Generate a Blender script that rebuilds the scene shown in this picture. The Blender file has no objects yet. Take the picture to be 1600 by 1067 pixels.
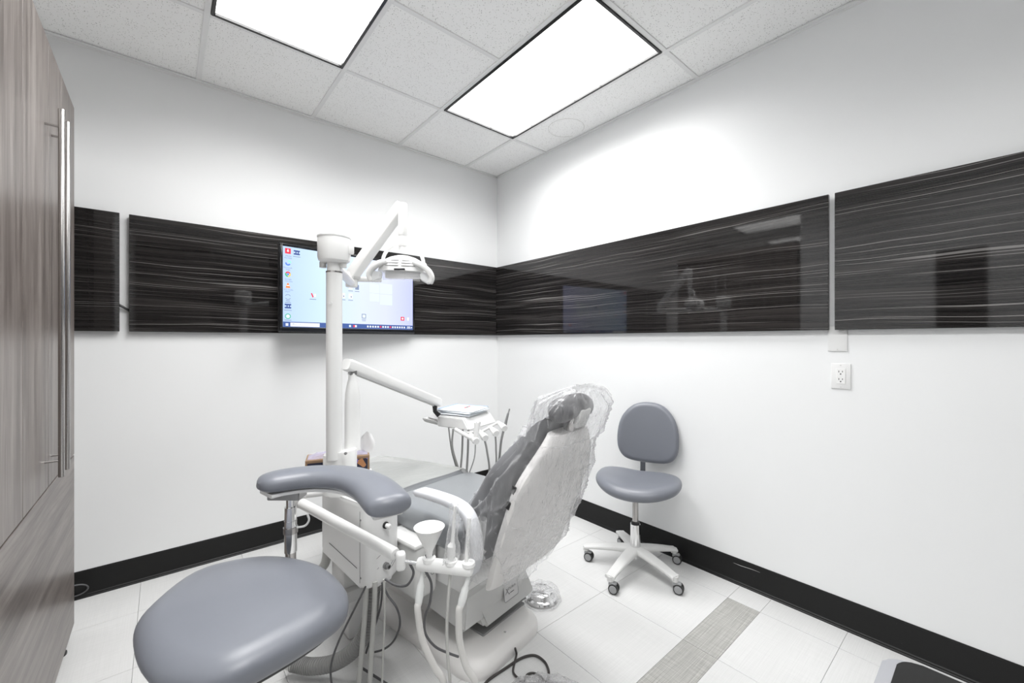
import bpy, bmesh, math, random
from mathutils import Vector, Matrix, noise
random.seed(7)
SC = bpy.context.scene
COL = SC.collection
R = math.radians

# ------------------------------------------------------------------ camera, world, exposure
CAM_H, YAW, FPX, HY = 1.2904, 0.6997, 646.26, 532.34
cam = bpy.data.cameras.new('camera'); camo = bpy.data.objects.new('camera', cam); COL.objects.link(camo)
cam.sensor_width = 36.0; cam.lens = FPX / 1600 * 36.0; cam.clip_start = 0.02; cam.clip_end = 50
cam.shift_y = (HY - 533.5) / 1600.0
camo.location = (0, 0, CAM_H); camo.rotation_euler = (R(90), 0, -YAW)
SC.camera = camo
w = bpy.data.worlds.new('world'); SC.world = w; w.use_nodes = True
w.node_tree.nodes['Background'].inputs[0].default_value = (0.9, 0.95, 1, 1)
w.node_tree.nodes['Background'].inputs[1].default_value = 0.15
SC.view_settings.view_transform = 'Standard'; SC.view_settings.look = 'None'
SC.view_settings.gamma = 1.0; SC.view_settings.use_curve_mapping = False
SC.view_settings.exposure = 0.22
LAMP_W = 22.0      # power of each ceiling troffer
LENS_E = 2.0       # glow of the troffer lens

XR, YL, ZC = 2.335, 2.983, 2.78      # right wall, left (far) wall, ceiling
XB, YB = -3.2, -4.0                  # far ends of the rooms beyond

# ------------------------------------------------------------------ helpers
sY, cY = math.sin(YAW), math.cos(YAW)
def at(px, py, t):
    "point seen at photo pixel (1600x1067) at real depth t metres"
    r = (px - 800) / FPX; u = -(py - HY) / FPX
    return Vector((t * (sY + r * cY), t * (cY - r * sY), CAM_H + t * u))
def V(*a): return Vector(a)

MATS = {}
def mat(name, col=(.8, .8, .8), rough=.5, metal=0.0, spec=.5, coat=0.0, emit=None, estr=0.0, fn=None):
    if name in MATS: return MATS[name]
    m = bpy.data.materials.new(name); m.use_nodes = True
    nt = m.node_tree; b = nt.nodes['Principled BSDF']
    b.inputs['Base Color'].default_value = (*col, 1); b.inputs['Roughness'].default_value = rough
    b.inputs['Metallic'].default_value = metal; b.inputs['Specular IOR Level'].default_value = spec
    b.inputs['Coat Weight'].default_value = coat
    if emit:
        b.inputs['Emission Color'].default_value = (*emit, 1); b.inputs['Emission Strength'].default_value = estr
    if fn: fn(nt, b)
    MATS[name] = m
    return m
def N(nt, typ, **kw):
    n = nt.nodes.new(typ)
    for k, v in kw.items():
        if k.startswith('i_'):
            key = k[2:]; key = int(key) if key.isdigit() else key.replace('_', ' ')
            n.inputs[key].default_value = v
        else: setattr(n, k, v)
    return n
def coords(nt, scale=(1, 1, 1), kind='Object', rot=(0, 0, 0)):
    tc = N(nt, 'ShaderNodeTexCoord'); mp = N(nt, 'ShaderNodeMapping')
    mp.inputs['Scale'].default_value = scale; mp.inputs['Rotation'].default_value = rot
    nt.links.new(tc.outputs[kind], mp.inputs['Vector']); return mp.outputs['Vector']
def ramp(nt, src, stops):
    r = N(nt, 'ShaderNodeValToRGB'); el = r.color_ramp.elements
    while len(el) < len(stops): el.new(0.5)
    for e, (p, c) in zip(el, stops):
        e.position = p; e.color = (*c, 1) if len(c) == 3 else c
    nt.links.new(src, r.inputs['Fac']); return r.outputs['Color']
def bump(nt, b, src, strength=.1, dist=.01):
    n = N(nt, 'ShaderNodeBump'); n.inputs['Strength'].default_value = strength; n.inputs['Distance'].default_value = dist
    nt.links.new(src, n.inputs['Height']); nt.links.new(n.outputs['Normal'], b.inputs['Normal'])
def noise_tex(nt, vec, scale, detail=3, rough=.5, dist=0):
    n = N(nt, 'ShaderNodeTexNoise'); n.inputs['Scale'].default_value = scale; n.inputs['Detail'].default_value = detail
    n.inputs['Roughness'].default_value = rough; n.inputs['Distortion'].default_value = dist
    nt.links.new(vec, n.inputs['Vector']); return n.outputs['Fac']
def mixc(nt, fac, a, b, typ='MIX'):
    m = N(nt, 'ShaderNodeMix', data_type='RGBA', blend_type=typ)
    if isinstance(fac, (int, float)): m.inputs[0].default_value = fac
    else: nt.links.new(fac, m.inputs[0])
    for s, i in ((a, 6), (b, 7)):
        if isinstance(s, tuple): m.inputs[i].default_value = (*s, 1)
        else: nt.links.new(s, m.inputs[i])
    return m.outputs[2]

# ---- materials
def f_paint(col):
    def f(nt, b):
        v = coords(nt); n = noise_tex(nt, v, 260, 2); bump(nt, b, n, .08, .002)
        n2 = noise_tex(nt, v, 1.3, 2)
        nt.links.new(ramp(nt, n2, [(.3, tuple(c * .985 for c in col)), (.7, col)]), b.inputs['Base Color'])
    return f
WALL = mat('wall_paint', rough=.55, spec=.3, fn=f_paint((.845, .852, .855)))
def f_tile(nt, b):
    v = coords(nt)
    vo = N(nt, 'ShaderNodeTexVoronoi'); vo.inputs['Scale'].default_value = 120; nt.links.new(v, vo.inputs['Vector'])
    n = noise_tex(nt, v, 55, 3, .6)
    big = ramp(nt, vo.outputs['Distance'], [(.0, (0, 0, 0)), (.16, (0, 0, 0)), (.24, (1, 1, 1))])
    gate = ramp(nt, n, [(.40, (1, 1, 1)), (.50, (0, 0, 0))])
    add = N(nt, 'ShaderNodeMix', data_type='RGBA', blend_type='SCREEN'); add.inputs[0].default_value = 1
    nt.links.new(big, add.inputs[6]); nt.links.new(gate, add.inputs[7])
    c = mixc(nt, add.outputs[2], (.38, .37, .35), (.96, .96, .95))
    nt.links.new(c, b.inputs['Base Color'])
    bump(nt, b, add.outputs[2], .5, .003)
TILE = mat('mineral_fibre_tile', rough=.9, spec=.1, fn=f_tile)
GRID = mat('grid_white', (.82, .82, .815), .45)
def f_panel(nt, b):
    warp = noise_tex(nt, coords(nt, (1.3, 1, 5)), 1.0, 2)
    def streak(sx, sz, amp, off):
        v = coords(nt, (sx, 1, sz))
        mp = N(nt, 'ShaderNodeVectorMath', operation='MULTIPLY_ADD')
        cmb = N(nt, 'ShaderNodeCombineXYZ'); nt.links.new(warp, cmb.inputs['Z']); cmb.inputs['X'].default_value = off
        nt.links.new(cmb.outputs[0], mp.inputs[0]); mp.inputs[1].default_value = (1, 0, amp * sz); nt.links.new(v, mp.inputs[2])
        return mp.outputs[0]
    n = noise_tex(nt, streak(.55, 70, .05, 0), 1.0, 2, .6)
    base = ramp(nt, n, [(.30, (.006, .0055, .0055)), (.50, (.014, .013, .013)), (.66, (.030, .027, .026))])
    n2 = noise_tex(nt, streak(.9, 420, .05, 3), 1.0, 1, .5)
    fine = ramp(nt, n2, [(.56, (0, 0, 0)), (.70, (1, 1, 1))])
    c = mixc(nt, fine, base, (.045, .041, .040))
    n3 = noise_tex(nt, streak(.8, 230, .05, 9), 1.0, 0, .5)
    hair = ramp(nt, n3, [(.69, (0, 0, 0)), (.75, (1, 1, 1))])
    c = mixc(nt, hair, c, (.20, .19, .185))
    nt.links.new(c, b.inputs['Base Color'])
    bump(nt, b, noise_tex(nt, coords(nt, (14, 14, 30)), 3, 2), .012, .001)
PANEL = mat('gloss_black_laminate', rough=.04, spec=.5, coat=.0, fn=f_panel)
def f_wood(vert):
    def f(nt, b):
        sc = (9, 9, .5) if vert else (9, .5, 9)
        n = noise_tex(nt, coords(nt, sc), 3.2, 5, .65, .3)
        n2 = noise_tex(nt, coords(nt, tuple(s * 5 for s in sc)), 3.0, 3, .6)
        c = ramp(nt, n, [(.22, (.075, .062, .055)), (.42, (.14, .118, .106)), (.55, (.205, .178, .162)), (.72, (.28, .25, .232))])
        c2 = ramp(nt, n2, [(.35, (.72, .70, .69)), (.6, (1, 1, 1))])
        nt.links.new(mixc(nt, .8, c, c2, 'MULTIPLY'), b.inputs['Base Color'])
        bump(nt, b, n2, .05, .002)
    return f
WOODV = mat('grey_wood_laminate', rough=.33, spec=.5, fn=f_wood(True))
WOODH = mat('grey_wood_laminate_cross', rough=.33, spec=.5, fn=f_wood(False))
def f_floor(dark):
    def f(nt, b):
        a = noise_tex(nt, coords(nt, (1.2, 60, 1)), 4.0, 3, .6)
        c = noise_tex(nt, coords(nt, (60, 1.2, 1)), 4.0, 3, .6)
        if dark:
            ca = ramp(nt, a, [(.3, (.36, .355, .335)), (.65, (.56, .555, .53))]); cc = ramp(nt, c, [(.35, (.72, .72, .72)), (.6, (1, 1, 1))])
        else:
            ca = ramp(nt, a, [(.3, (.69, .69, .685)), (.6, (.735, .735, .73))]); cc = ramp(nt, c, [(.35, (.955, .955, .955)), (.6, (1, 1, 1))])
        g = noise_tex(nt, coords(nt, (1, 1, 1)), 3.0, 2)
        cg = ramp(nt, g, [(.35, (.965, .965, .965)), (.65, (1, 1, 1))])
        col = mixc(nt, 1.0, mixc(nt, .8, ca, cc, 'MULTIPLY'), cg, 'MULTIPLY')
        nt.links.new(col, b.inputs['Base Color'])
        bump(nt, b, a, .04, .001)
    return f
FLOORW = mat('woven_vinyl_white', rough=.42, spec=.4, fn=f_floor(False))
FLOORG = mat('woven_vinyl_grey', rough=.45, spec=.4, fn=f_floor(True))
JOINT = mat('floor_joint', (.16, .16, .155), .8)
def f_base(nt, b):
    n = noise_tex(nt, coords(nt, (60, 60, 60)), 2.2, 2, .7)
    c = ramp(nt, n, [(.0, (.010, .010, .010)), (.755, (.011, .011, .011)), (.80, (.10, .10, .10))])
    nt.links.new(c, b.inputs['Base Color'])
BASEB = mat('black_rubber_skirting', rough=.42, spec=.25, fn=f_base)
def f_vinyl(nt, b):
    v = coords(nt); bump(nt, b, noise_tex(nt, v, 420, 2), .06, .001)
VINYL = mat('grey_vinyl', (.180, .190, .218), .36, spec=.5, fn=f_vinyl)
VINYLC = mat('dental_grey_vinyl', (.25, .262, .275), .34, spec=.5, fn=f_vinyl)
WHITE = mat('white_enamel', (.84, .84, .83), .28)
WPLAS = mat('white_plastic', (.80, .80, .795), .38)
GPLAS = mat('pale_grey_plastic', (.64, .64, .63), .4)
MGREY = mat('mid_grey_plastic', (.28, .28, .28), .45)
SHELL = mat('ivory_plastic', (.83, .815, .80), .40)
CHROME = mat('chrome', (.80, .80, .80), .09, metal=1)
STEEL = mat('brushed_steel', (.48, .465, .455), .26, metal=1)
DKSTEEL = mat('grey_steel', (.30, .30, .30), .4, metal=.8)
BLACK = mat('black_plastic', (.015, .015, .016), .35)
BLACKM = mat('black_mat_top', (.012, .012, .012), .5, spec=.3)
RUBBER = mat('dark_rubber', (.03, .03, .03), .6)
CABLE = mat('grey_cable', (.10, .10, .105), .5)
BROWNC = mat('brown_cable', (.055, .05, .048), .5)
HOSEL = mat('pale_hose', (.50, .50, .48), .4)
HOSEW = mat('white_hose', (.66, .65, .63), .4)
HOSEG = mat('grey_hose', (.30, .30, .295), .5)
TREAD = mat('caster_grey', (.33, .335, .34), .45)
LBLUE = mat('lilac_edge', (.36, .365, .39), .5)
GREYTXT = mat('grey_print', (.12, .12, .12), .6)
ICED = mat('connector_clear', (.75, .76, .75), .12, spec=.6)
HALLDIM = mat('unlit_hall_tone', (.10, .10, .105), .6)  # lack of light in the hall, put into the wall colour
BLACKF = mat('black_light_frame', (.012, .012, .013), .25)
LENS = mat('troffer_lens', (.9, .9, .9), .5, emit=(1, .995, .985), estr=LENS_E)
def film(name, base, tint, rough, bscale, bstr):
    m = bpy.data.materials.new(name); m.use_nodes = True; nt = m.node_tree
    for n in list(nt.nodes): nt.nodes.remove(n)
    out = N(nt, 'ShaderNodeOutputMaterial'); tr = N(nt, 'ShaderNodeBsdfTransparent'); tr.inputs[0].default_value = (.97, .97, .975, 1)
    gl = N(nt, 'ShaderNodeBsdfPrincipled'); gl.inputs['Base Color'].default_value = (*tint, 1); gl.inputs['Roughness'].default_value = rough
    gl.inputs['Specular IOR Level'].default_value = .8
    lw = N(nt, 'ShaderNodeLayerWeight'); lw.inputs['Blend'].default_value = .32
    ma = N(nt, 'ShaderNodeMath', operation='MULTIPLY_ADD'); ma.inputs[1].default_value = .55; ma.inputs[2].default_value = base
    nt.links.new(lw.outputs['Facing'], ma.inputs[0])
    bp = N(nt, 'ShaderNodeBump'); bp.inputs['Strength'].default_value = bstr; bp.inputs['Distance'].default_value = .01
    nt.links.new(noise_tex(nt, coords(nt, (1, 1, .3), rot=(.5, .3, .2)), bscale, 3, .6, .6), bp.inputs['Height']); nt.links.new(bp.outputs[0], gl.inputs['Normal']); nt.links.new(bp.outputs[0], lw.inputs['Normal'])
    mx = N(nt, 'ShaderNodeMixShader'); nt.links.new(ma.outputs[0], mx.inputs[0]); nt.links.new(tr.outputs[0], mx.inputs[1]); nt.links.new(gl.outputs[0], mx.inputs[2])
    nt.links.new(mx.outputs[0], out.inputs[0]); MATS[name] = m
    return m
FILM = film('clear_film', .06, (.88, .88, .89), .09, 34, 1.0)
FILMM = film('milky_film', .34, (.50, .51, .49), .35, 14, .3)
FILMT = film('thin_clear_sleeve', .12, (.9, .9, .9), .12, 60, .6)
GLASSY = film('clear_plastic_shield', .30, (.80, .80, .80), .2, 5, .05)

def setp(o, label=None, cat=None, group=None, kind=None):
    if label: o['label'] = label
    if cat: o['category'] = cat
    if group: o['group'] = group
    if kind: o['kind'] = kind
    return o
def thing(name, label, cat, loc=(0, 0, 0), rz=0, group=None):
    o = bpy.data.objects.new(name, None); COL.objects.link(o); o.empty_display_size = .05
    o.location = loc; o.rotation_euler = (0, 0, rz)
    return setp(o, label, cat, group)
def inv(o):
    m = Matrix.Translation(o.location) @ o.rotation_euler.to_matrix().to_4x4()
    return m.inverted()
class MB:
    def __init__(s): s.bm = bmesh.new()
    def add(s, vs, fs):
        b = [s.bm.verts.new(v) for v in vs]
        for f in fs:
            try: s.bm.faces.new([b[i] for i in f])
            except ValueError: pass
        return b
    def box(s, c, size, bev=0, seg=2, M=None):
        r = bmesh.ops.create_cube(s.bm, size=1.0); vs = r['verts']
        bmesh.ops.scale(s.bm, vec=size, verts=vs)
        if bev > 0:
            es = list({e for v in vs for e in v.link_edges})
            rr = bmesh.ops.bevel(s.bm, geom=es, offset=bev, segments=seg, affect='EDGES', profile=.5)
            vs = list({v for f in rr['faces'] for v in f.verts} | {v for v in vs if v.is_valid})
        mm = Matrix.Translation(Vector(c))
        if M is not None: mm = mm @ M
        bmesh.ops.transform(s.bm, matrix=mm, verts=vs); return s
    def loft(s, rings, closed=True, cap0=True, cap1=True):
        n = len(rings[0]); rows = [[s.bm.verts.new(p) for p in r] for r in rings]
        for a, b in zip(rows, rows[1:]):
            for i in range(n if closed else n - 1):
                j = (i + 1) % n
                try: s.bm.faces.new((a[i], a[j], b[j], b[i]))
                except ValueError: pass
        if closed and cap0: s.bm.faces.new(rows[0][::-1])
        if closed and cap1: s.bm.faces.new(rows[-1])
        return s
    def tube(s, pts, r, seg=10, cap=True, prof=None):
        pts = [Vector(p) for p in pts]; n = len(pts); rings = []
        up = None
        for i, p in enumerate(pts):
            t = (pts[min(i + 1, n - 1)] - pts[max(i - 1, 0)]).normalized()
            if up is None:
                up = Vector((0, 0, 1)) if abs(t.z) < .9 else Vector((1, 0, 0))
            a = (up - t * up.dot(t)).normalized(); up = a; b = t.cross(a)
            rr = r[i] if isinstance(r, (list, tuple)) else r
            if prof is None:
                rings.append([p + rr * (math.cos(2 * math.pi * k / seg) * a + math.sin(2 * math.pi * k / seg) * b) for k in range(seg)])
            else:
                rings.append([p + rr * (q[0] * a + q[1] * b) for q in prof])
        return s.loft(rings, True, cap, cap)
    def cyl(s, p0, p1, r0, r1=None, seg=20):
        p0, p1 = Vector(p0), Vector(p1); r1 = r0 if r1 is None else r1
        t = (p1 - p0).normalized(); a = (Vector((0, 0, 1)) if abs(t.z) < .9 else Vector((1, 0, 0))); a = (a - t * a.dot(t)).normalized(); b = t.cross(a)
        mk = lambda p, r: [p + r * (math.cos(2 * math.pi * k / seg) * a + math.sin(2 * math.pi * k / seg) * b) for k in range(seg)]
        return s.loft([mk(p0, r0), mk(p1, r1)])
    def rod(s, p0, p1, r, e=.3, seg=20):
        "cylinder with softened ends"
        p0, p1 = Vector(p0), Vector(p1); L = (p1 - p0).length; d = (p1 - p0) / L; k = r * e
        return s.tube([p0, p0 + d * k * .3, p0 + d * k, p1 - d * k, p1 - d * k * .3, p1], [r - k, r - k * .3, r, r, r - k * .3, r - k], seg)
    def lathe(s, c, prof, seg=24, axis=None):
        M = Matrix.Identity(3) if axis is None else Vector((0, 0, 1)).rotation_difference(Vector(axis)).to_matrix()
        c = Vector(c)
        rings = [[c + M @ Vector((r * math.cos(2 * math.pi * k / seg), r * math.sin(2 * math.pi * k / seg), z)) for k in range(seg)] for r, z in prof]
        return s.loft(rings)
    def prism(s, outline, z0, z1, bev=0, seg=2, M=None):
        n = len(outline); a = [s.bm.verts.new((x, y, z0)) for x, y in outline]; b = [s.bm.verts.new((x, y, z1)) for x, y in outline]
        fs = [s.bm.faces.new(a[::-1]), s.bm.faces.new(b)]
        for i in range(n): fs.append(s.bm.faces.new((a[i], a[(i + 1) % n], b[(i + 1) % n], b[i])))
        vs = a + b
        if bev > 0:
            es = [e for e in {e for f in fs[:2] for e in f.edges}]
            rr = bmesh.ops.bevel(s.bm, geom=es, offset=bev, segments=seg, affect='EDGES', profile=.5)
            vs = list({v for f in rr['faces'] for v in f.verts} | {v for v in vs if v.is_valid})
        if M is not None: bmesh.ops.transform(s.bm, matrix=M, verts=vs)
        return s
    def xform(s, M): bmesh.ops.transform(s.bm, matrix=M, verts=s.bm.verts[:]); return s
    def build(s, name, m, parent=None, local=False, smooth=True, ang=38, kind=None, label=None):
        bmesh.ops.recalc_face_normals(s.bm, faces=s.bm.faces[:])
        me = bpy.data.meshes.new(name); s.bm.to_mesh(me); s.bm.free()
        me.materials.append(m)
        if smooth:
            for p in me.polygons: p.use_smooth = True
            me.set_sharp_from_angle(angle=R(ang))
        return link(name, me, parent, local, kind, label)
def link(name, me, parent=None, local=False, kind=None, label=None):
    o = bpy.data.objects.new(name, me); COL.objects.link(o)
    if parent is not None:
        o.parent = parent
        if not local:
            p = parent; m = Matrix.Identity(4); chain = []
            while p is not None: chain.append(p); p = p.parent
            for q in reversed(chain):
                m = m @ (q.matrix_parent_inverse if q.parent else Matrix.Identity(4)) @ Matrix.Translation(q.location) @ q.rotation_euler.to_matrix().to_4x4()
            o.matrix_parent_inverse = m.inverted()
    if kind: o['kind'] = kind
    if label: o['label'] = label
    return o
def struct(o): o['kind'] = 'structure'; return o
def spline(pts, n=8, closed=False):
    P = [Vector(p) for p in pts]; out = []; m = len(P)
    rng = m if closed else m - 1
    for i in range(rng):
        p1, p2 = P[i], P[(i + 1) % m]
        p0 = P[(i - 1) % m] if (closed or i > 0) else p1 * 2 - p2
        p3 = P[(i + 2) % m] if (closed or i + 2 < m) else p2 * 2 - p1
        for k in range(n):
            t = k / n
            out.append(.5 * ((2 * p1) + (p2 - p0) * t + (2 * p0 - 5 * p1 + 4 * p2 - p3) * t * t + (3 * p1 - p0 - 3 * p2 + p3) * t ** 3))
    if not closed: out.append(P[-1])
    return out
def cushion(mb, outline, z0, z1, lip=.03, dome=.0, n=7, M=None, edge=.5):
    "rounded pad: outline = closed list of 2D points"
    c = Vector((sum(p[0] for p in outline) / len(outline), sum(p[1] for p in outline) / len(outline)))
    rad = min((Vector(p[:2]) - c).length for p in outline)
    h = (z1 - z0); zr = z0 + h * edge; rings = []
    def ring(inset, z): 
        f = 1 - inset / rad
        return [Vector((c.x + (p[0] - c.x) * f, c.y + (p[1] - c.y) * f, z)) for p in outline]
    for k in range(n + 1):
        a = math.pi / 2 * k / n; rings.append(ring(lip * (1 - math.sin(a)), zr - (zr - z0) * math.cos(a)))
    for k in range(1, n + 1):
        a = math.pi / 2 * k / n; rings.append(ring(lip * (1 - math.cos(a)), zr + (z1 - zr) * math.sin(a)))
    for k in range(1, 6):
        f = k / 6; rings.append(ring(lip + (rad - lip) * f, z1 + dome * (1 - (1 - f) ** 2)))
    if M is not None: rings = [[M @ p for p in r] for r in rings]
    mb.loft(rings); return mb
def rrect(w, h, r, n=6, cx=0, cy=0):
    out = []
    for sx, sy, a0 in ((1, 1, 0), (-1, 1, 90), (-1, -1, 180), (1, -1, 270)):
        for k in range(n + 1):
            a = R(a0 + 90 * k / n); out.append((cx + sx * (w / 2 - r) + r * math.cos(a), cy + sy * (h / 2 - r) + r * math.sin(a)))
    return out
def text_mesh(body, size, name, m, parent, M, shear=0.0, align='LEFT', ext=0.0002):
    c = bpy.data.curves.new(name, 'FONT'); c.body = body; c.size = size; c.shear = shear; c.align_x = align; c.extrude = ext; c.resolution_u = 3
    t = bpy.data.objects.new(name, c); COL.objects.link(t)
    bpy.context.view_layer.update()
    me = bpy.data.meshes.new_from_object(t.evaluated_get(bpy.context.evaluated_depsgraph_get()))
    bpy.data.objects.remove(t); bpy.data.curves.remove(c)
    me.materials.clear(); me.materials.append(m); me.transform(M)
    return link(name, me, parent)

# ------------------------------------------------------------------ room shell
def slab(name, x0, x1, y0, y1, z0, z1, m, parent=None):
    o = MB().box(((x0 + x1) / 2, (y0 + y1) / 2, (z0 + z1) / 2), (x1 - x0, y1 - y0, z1 - z0)).build(name, m, parent, smooth=False)
    if parent is None: struct(o)
    return o
slab('wall_left', XB, XR + .12, YL, YL + .12, 0, 3.0, WALL)
slab('wall_right', XR, XR + .12, YB, YL, 0, 3.0, WALL)
slab('wall_partition', -.44, -.31, -2.1, 1.32, 0, ZC - .002, WALL)
slab('back_cabinet', -.31, .55, -2.12, -2.0, 0, ZC - .002, WOODV)  # stands for an unseen wood cabinet, so the panel mirrors brown
slab('wall_far', XB, XR, YB - .1, YB, 0, 3.0, HALLDIM)
slab('wall_side', XB - .1, XB, YB, YL, 0, 3.0, WALL)
slab('dark_slab', -.31, -.295, .08, .36, .0, 2.03, BLACKM)  # unseen black slab, added to give the panel its dark reflected band
floor = slab('floor', XB, XR, YB, YL, -.12, -.006, JOINT)
ceiling = slab('ceiling', XB, XR, YB, YL, ZC + .16, ZC + .26, GRID)

# floor tiles: 18 inch squares, with one band of narrow grey strips
TP = .4525
xs = [2.169 - TP * k for k in range(12)]; xs = [XR] + xs
ys = [2.655, 2.2075, 1.772, 1.328, .892, .745, .444, -.01, -.46, -.91]; ys = [YL] + ys
tile_cache = {}
G = .0014
for i in range(len(xs) - 1):
    x1, x0 = xs[i], xs[i + 1]
    if x0 < -1.4: continue
    for j in range(len(ys) - 1):
        y1, y0 = ys[j], ys[j + 1]
        strip = (abs(y1 - .892) < .01)
        m = FLOORG if (strip and i >= 1) else FLOORW
        key = (round(x1 - x0, 3), round(y1 - y0, 3), m.name)
        if key not in tile_cache:
            t = MB().box((0, 0, -.003), (x1 - x0 - G, y1 - y0 - G, .006)).build('floor_tile', m, floor, smooth=False)
            tile_cache[key] = t.data
        else:
            t = link('floor_tile', tile_cache[key], floor)
        t.location = ((x0 + x1) / 2, (y0 + y1) / 2, 0)
slab('floor_underlay', XB, XR, YB, -.911, -.006, -.001, FLOORW, floor)
slab('floor_underlay', XB, xs[8] - .001, -.91, YL, -.006, -.001, FLOORW, floor)

# skirting with a coved toe
def skirting(name, p0, p1, inward):
    p0, p1, nrm = Vector(p0), Vector(p1), Vector(inward)
    prof = [(0, 0), (.016, 0), (.016, .004), (.0125, .008), (.0125, .013), (.009, .017), (.007, .024), (.0055, .128), (.003, .134), (0, .135)]
    mb = MB(); mb.loft([[p + nrm * a + Vector((0, 0, b)) for a, b in prof] for p in (p0, p1)])
    return struct(mb.build(name, BASEB, ang=20))
skirting('baseboard_left', (XB, YL, 0), (XR, YL, 0), (0, -1, 0))
skirting('baseboard_right', (XR, YL, 0), (XR, YB, 0), (-1, 0, 0))
# grey scuff along the right skirting
sc_ = MB(); pA, pB = V(XR - .0075, .93, .105), V(XR - .0075, .80, .108)
sc_.tube([pA, pA.lerp(pB, .3) + V(0, 0, -.002), pA.lerp(pB, .7) + V(0, 0, .001), pB], [.0003, .0012, .001, .0003], 5)
sc_.build('scuff_mark', mat('scuff', (.5, .5, .49), .7), bpy.data.objects['baseboard_right'])

# ------------------------------------------------------------------ ceiling grid and tiles
S = .61; GX0 = XR - .354; GY0 = YL - .642
gx = [GX0 - S * k for k in range(9)]           # 1.981, 1.371, .761, .151, -.459, ...
gy = [GY0 - S * k for k in range(11)]
lights = [(0, 0), (2, 0), (5, 0), (7, 0), (2, 3)]
lcell = {(c, r) for c, r in lights} | {(c, r + 1) for c, r in lights}
xcols = [(XR, gx[0])] + [(gx[k], gx[k + 1]) for k in range(8)]   # col index -1 -> partial
yrows = [(YL, gy[0])] + [(gy[k], gy[k + 1]) for k in range(10)]
tc_cache = {}
def ceil_tile(x1, x0, y1, y0):
    key = (round(x1 - x0, 3), round(y1 - y0, 3))
    if key not in tc_cache:
        o = MB().box((0, 0, .008), (x1 - x0 - .004, y1 - y0 - .004, .016)).build('ceiling_tile', TILE, ceiling, smooth=False); tc_cache[key] = o.data
    else: o = link('ceiling_tile', tc_cache[key], ceiling)
    o.location = ((x0 + x1) / 2, (y0 + y1) / 2, ZC + .006)
for ci, (x1, x0) in enumerate(xcols):
    c = ci - 1
    for ri, (y1, y0) in enumerate(yrows):
        r = ri - 1
        if (c, r) in lcell: continue
        if c == -1 and r >= 0:
            if r % 2 == 0: ceil_tile(x1, x0, y1, yrows[min(ri + 1, len(yrows) - 1)][1])
            continue
        ceil_tile(x1, x0, y1, y0)
def tbar(x0, x1, y0, y1):
    o = MB().box(((x0 + x1) / 2, (y0 + y1) / 2, ZC + .004), (x1 - x0, y1 - y0, .008), .0012, 1).build('ceiling_grid_bar', GRID, ceiling, smooth=False)
for x in gx: tbar(x - .012, x + .012, YB, YL - .006)
for ci, (x1, x0) in enumerate(xcols):
    c = ci - 1
    for r, y in enumerate(gy):
        if (c, r - 1) in lcell and (c, r) in lcell and (c, r) not in lights: continue
        if c == -1 and r % 2 == 1: continue
        tbar(x0 + .012, x1 - (.012 if c >= 0 else .006), y - .012, y + .012)
# wall angle
tr = MB().box(((XB + XR) / 2, YL - .011, ZC + .0012), (XR - XB, .022, .004)).box(((XB + XR) / 2, YL - .0015, ZC - .004), (XR - XB, .003, .016)).build('trim_1', GRID, smooth=False); struct(tr)
tr = MB().box((XR - .011, (YB + YL) / 2, ZC + .0012), (.022, YL - YB, .004)).box((XR - .0015, (YB + YL) / 2, ZC - .004), (.003, YL - YB, .016)).build('trim_2', GRID, smooth=False); struct(tr)
# stained ring on one tile beside the troffer
ring = MB(); cx_, cy_ = XR - .17, 1.98
pts = [V(cx_ + .125 * math.cos(a), cy_ + .125 * math.sin(a), ZC + .0056) for a in [R(20 + 320 * k / 40) for k in range(41)]]
ring.tube(pts, .0009, 4).build('water_ring', mat('stain', (.5, .49, .46), .9), ceiling)

def troffer(c, r, label):
    x1, x0 = gx[c], gx[c + 1]; y1, y0 = gy[r], gy[r + 2]
    cx, cy = (x0 + x1) / 2, (y0 + y1) / 2; wx, wy = x1 - x0 - .026, y1 - y0 - .026
    t = thing('ceiling_light', label, 'ceiling light', (cx, cy, ZC), group='recessed ceiling troffers')
    mb = MB(); fw = .014; z = ZC + .001
    for sx in (-1, 1): mb.box((cx + sx * (wx / 2 - fw / 2), cy, z), (fw, wy, .014), .002, 1)
    for sy in (-1, 1): mb.box((cx, cy + sy * (wy / 2 - fw / 2), z), (wx - 2 * fw, fw, .014), .002, 1)
    mb.build('frame', BLACKF, t, ang=30)
    hb = MB(); zt = ZC + .12
    for sx in (-1, 1): hb.box((cx + sx * (wx / 2 - .003), cy, ZC + .063), (.006, wy, .114))
    for sy in (-1, 1): hb.box((cx, cy + sy * (wy / 2 - .003), ZC + .063), (wx - .012, .006, .114))
    hb.box((cx, cy, zt + .003), (wx, wy, .006)); hb.build('housing', WHITE, t, smooth=False)
    MB().box((cx, cy, ZC + .022), (wx - 2 * fw, wy - 2 * fw, .004)).build('lens', LENS, t, smooth=False)
    for k in (-1, 0, 1):
        if k: MB().box((cx + k * wx / 6, cy, ZC + .016), (.0016, wy - 2 * fw, .008)).build('louver_blade', WHITE, t, smooth=False)
    for k in range(1, 6):
        MB().box((cx, cy - wy / 2 + wy * k / 6, ZC + .0165), (wx - 2 * fw, .0016, .007)).build('louver_blade', WHITE, t, smooth=False)
    L = bpy.data.lights.new('troffer_glow', 'AREA'); L.shape = 'RECTANGLE'; L.size = wx - 2 * fw - .004; L.size_y = wy - 2 * fw - .004
    L.energy = LAMP_W; L.color = (1, 1, .995); L.spread = R(154)
    lo = bpy.data.objects.new('lamp', L); COL.objects.link(lo); lo.parent = t; lo.location = (0, 0, .0196)
troffer(0, 0, 'bright black framed ceiling light nearest the right wall')
troffer(2, 0, 'bright ceiling light with black frame, cut off by the photo top')
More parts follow.
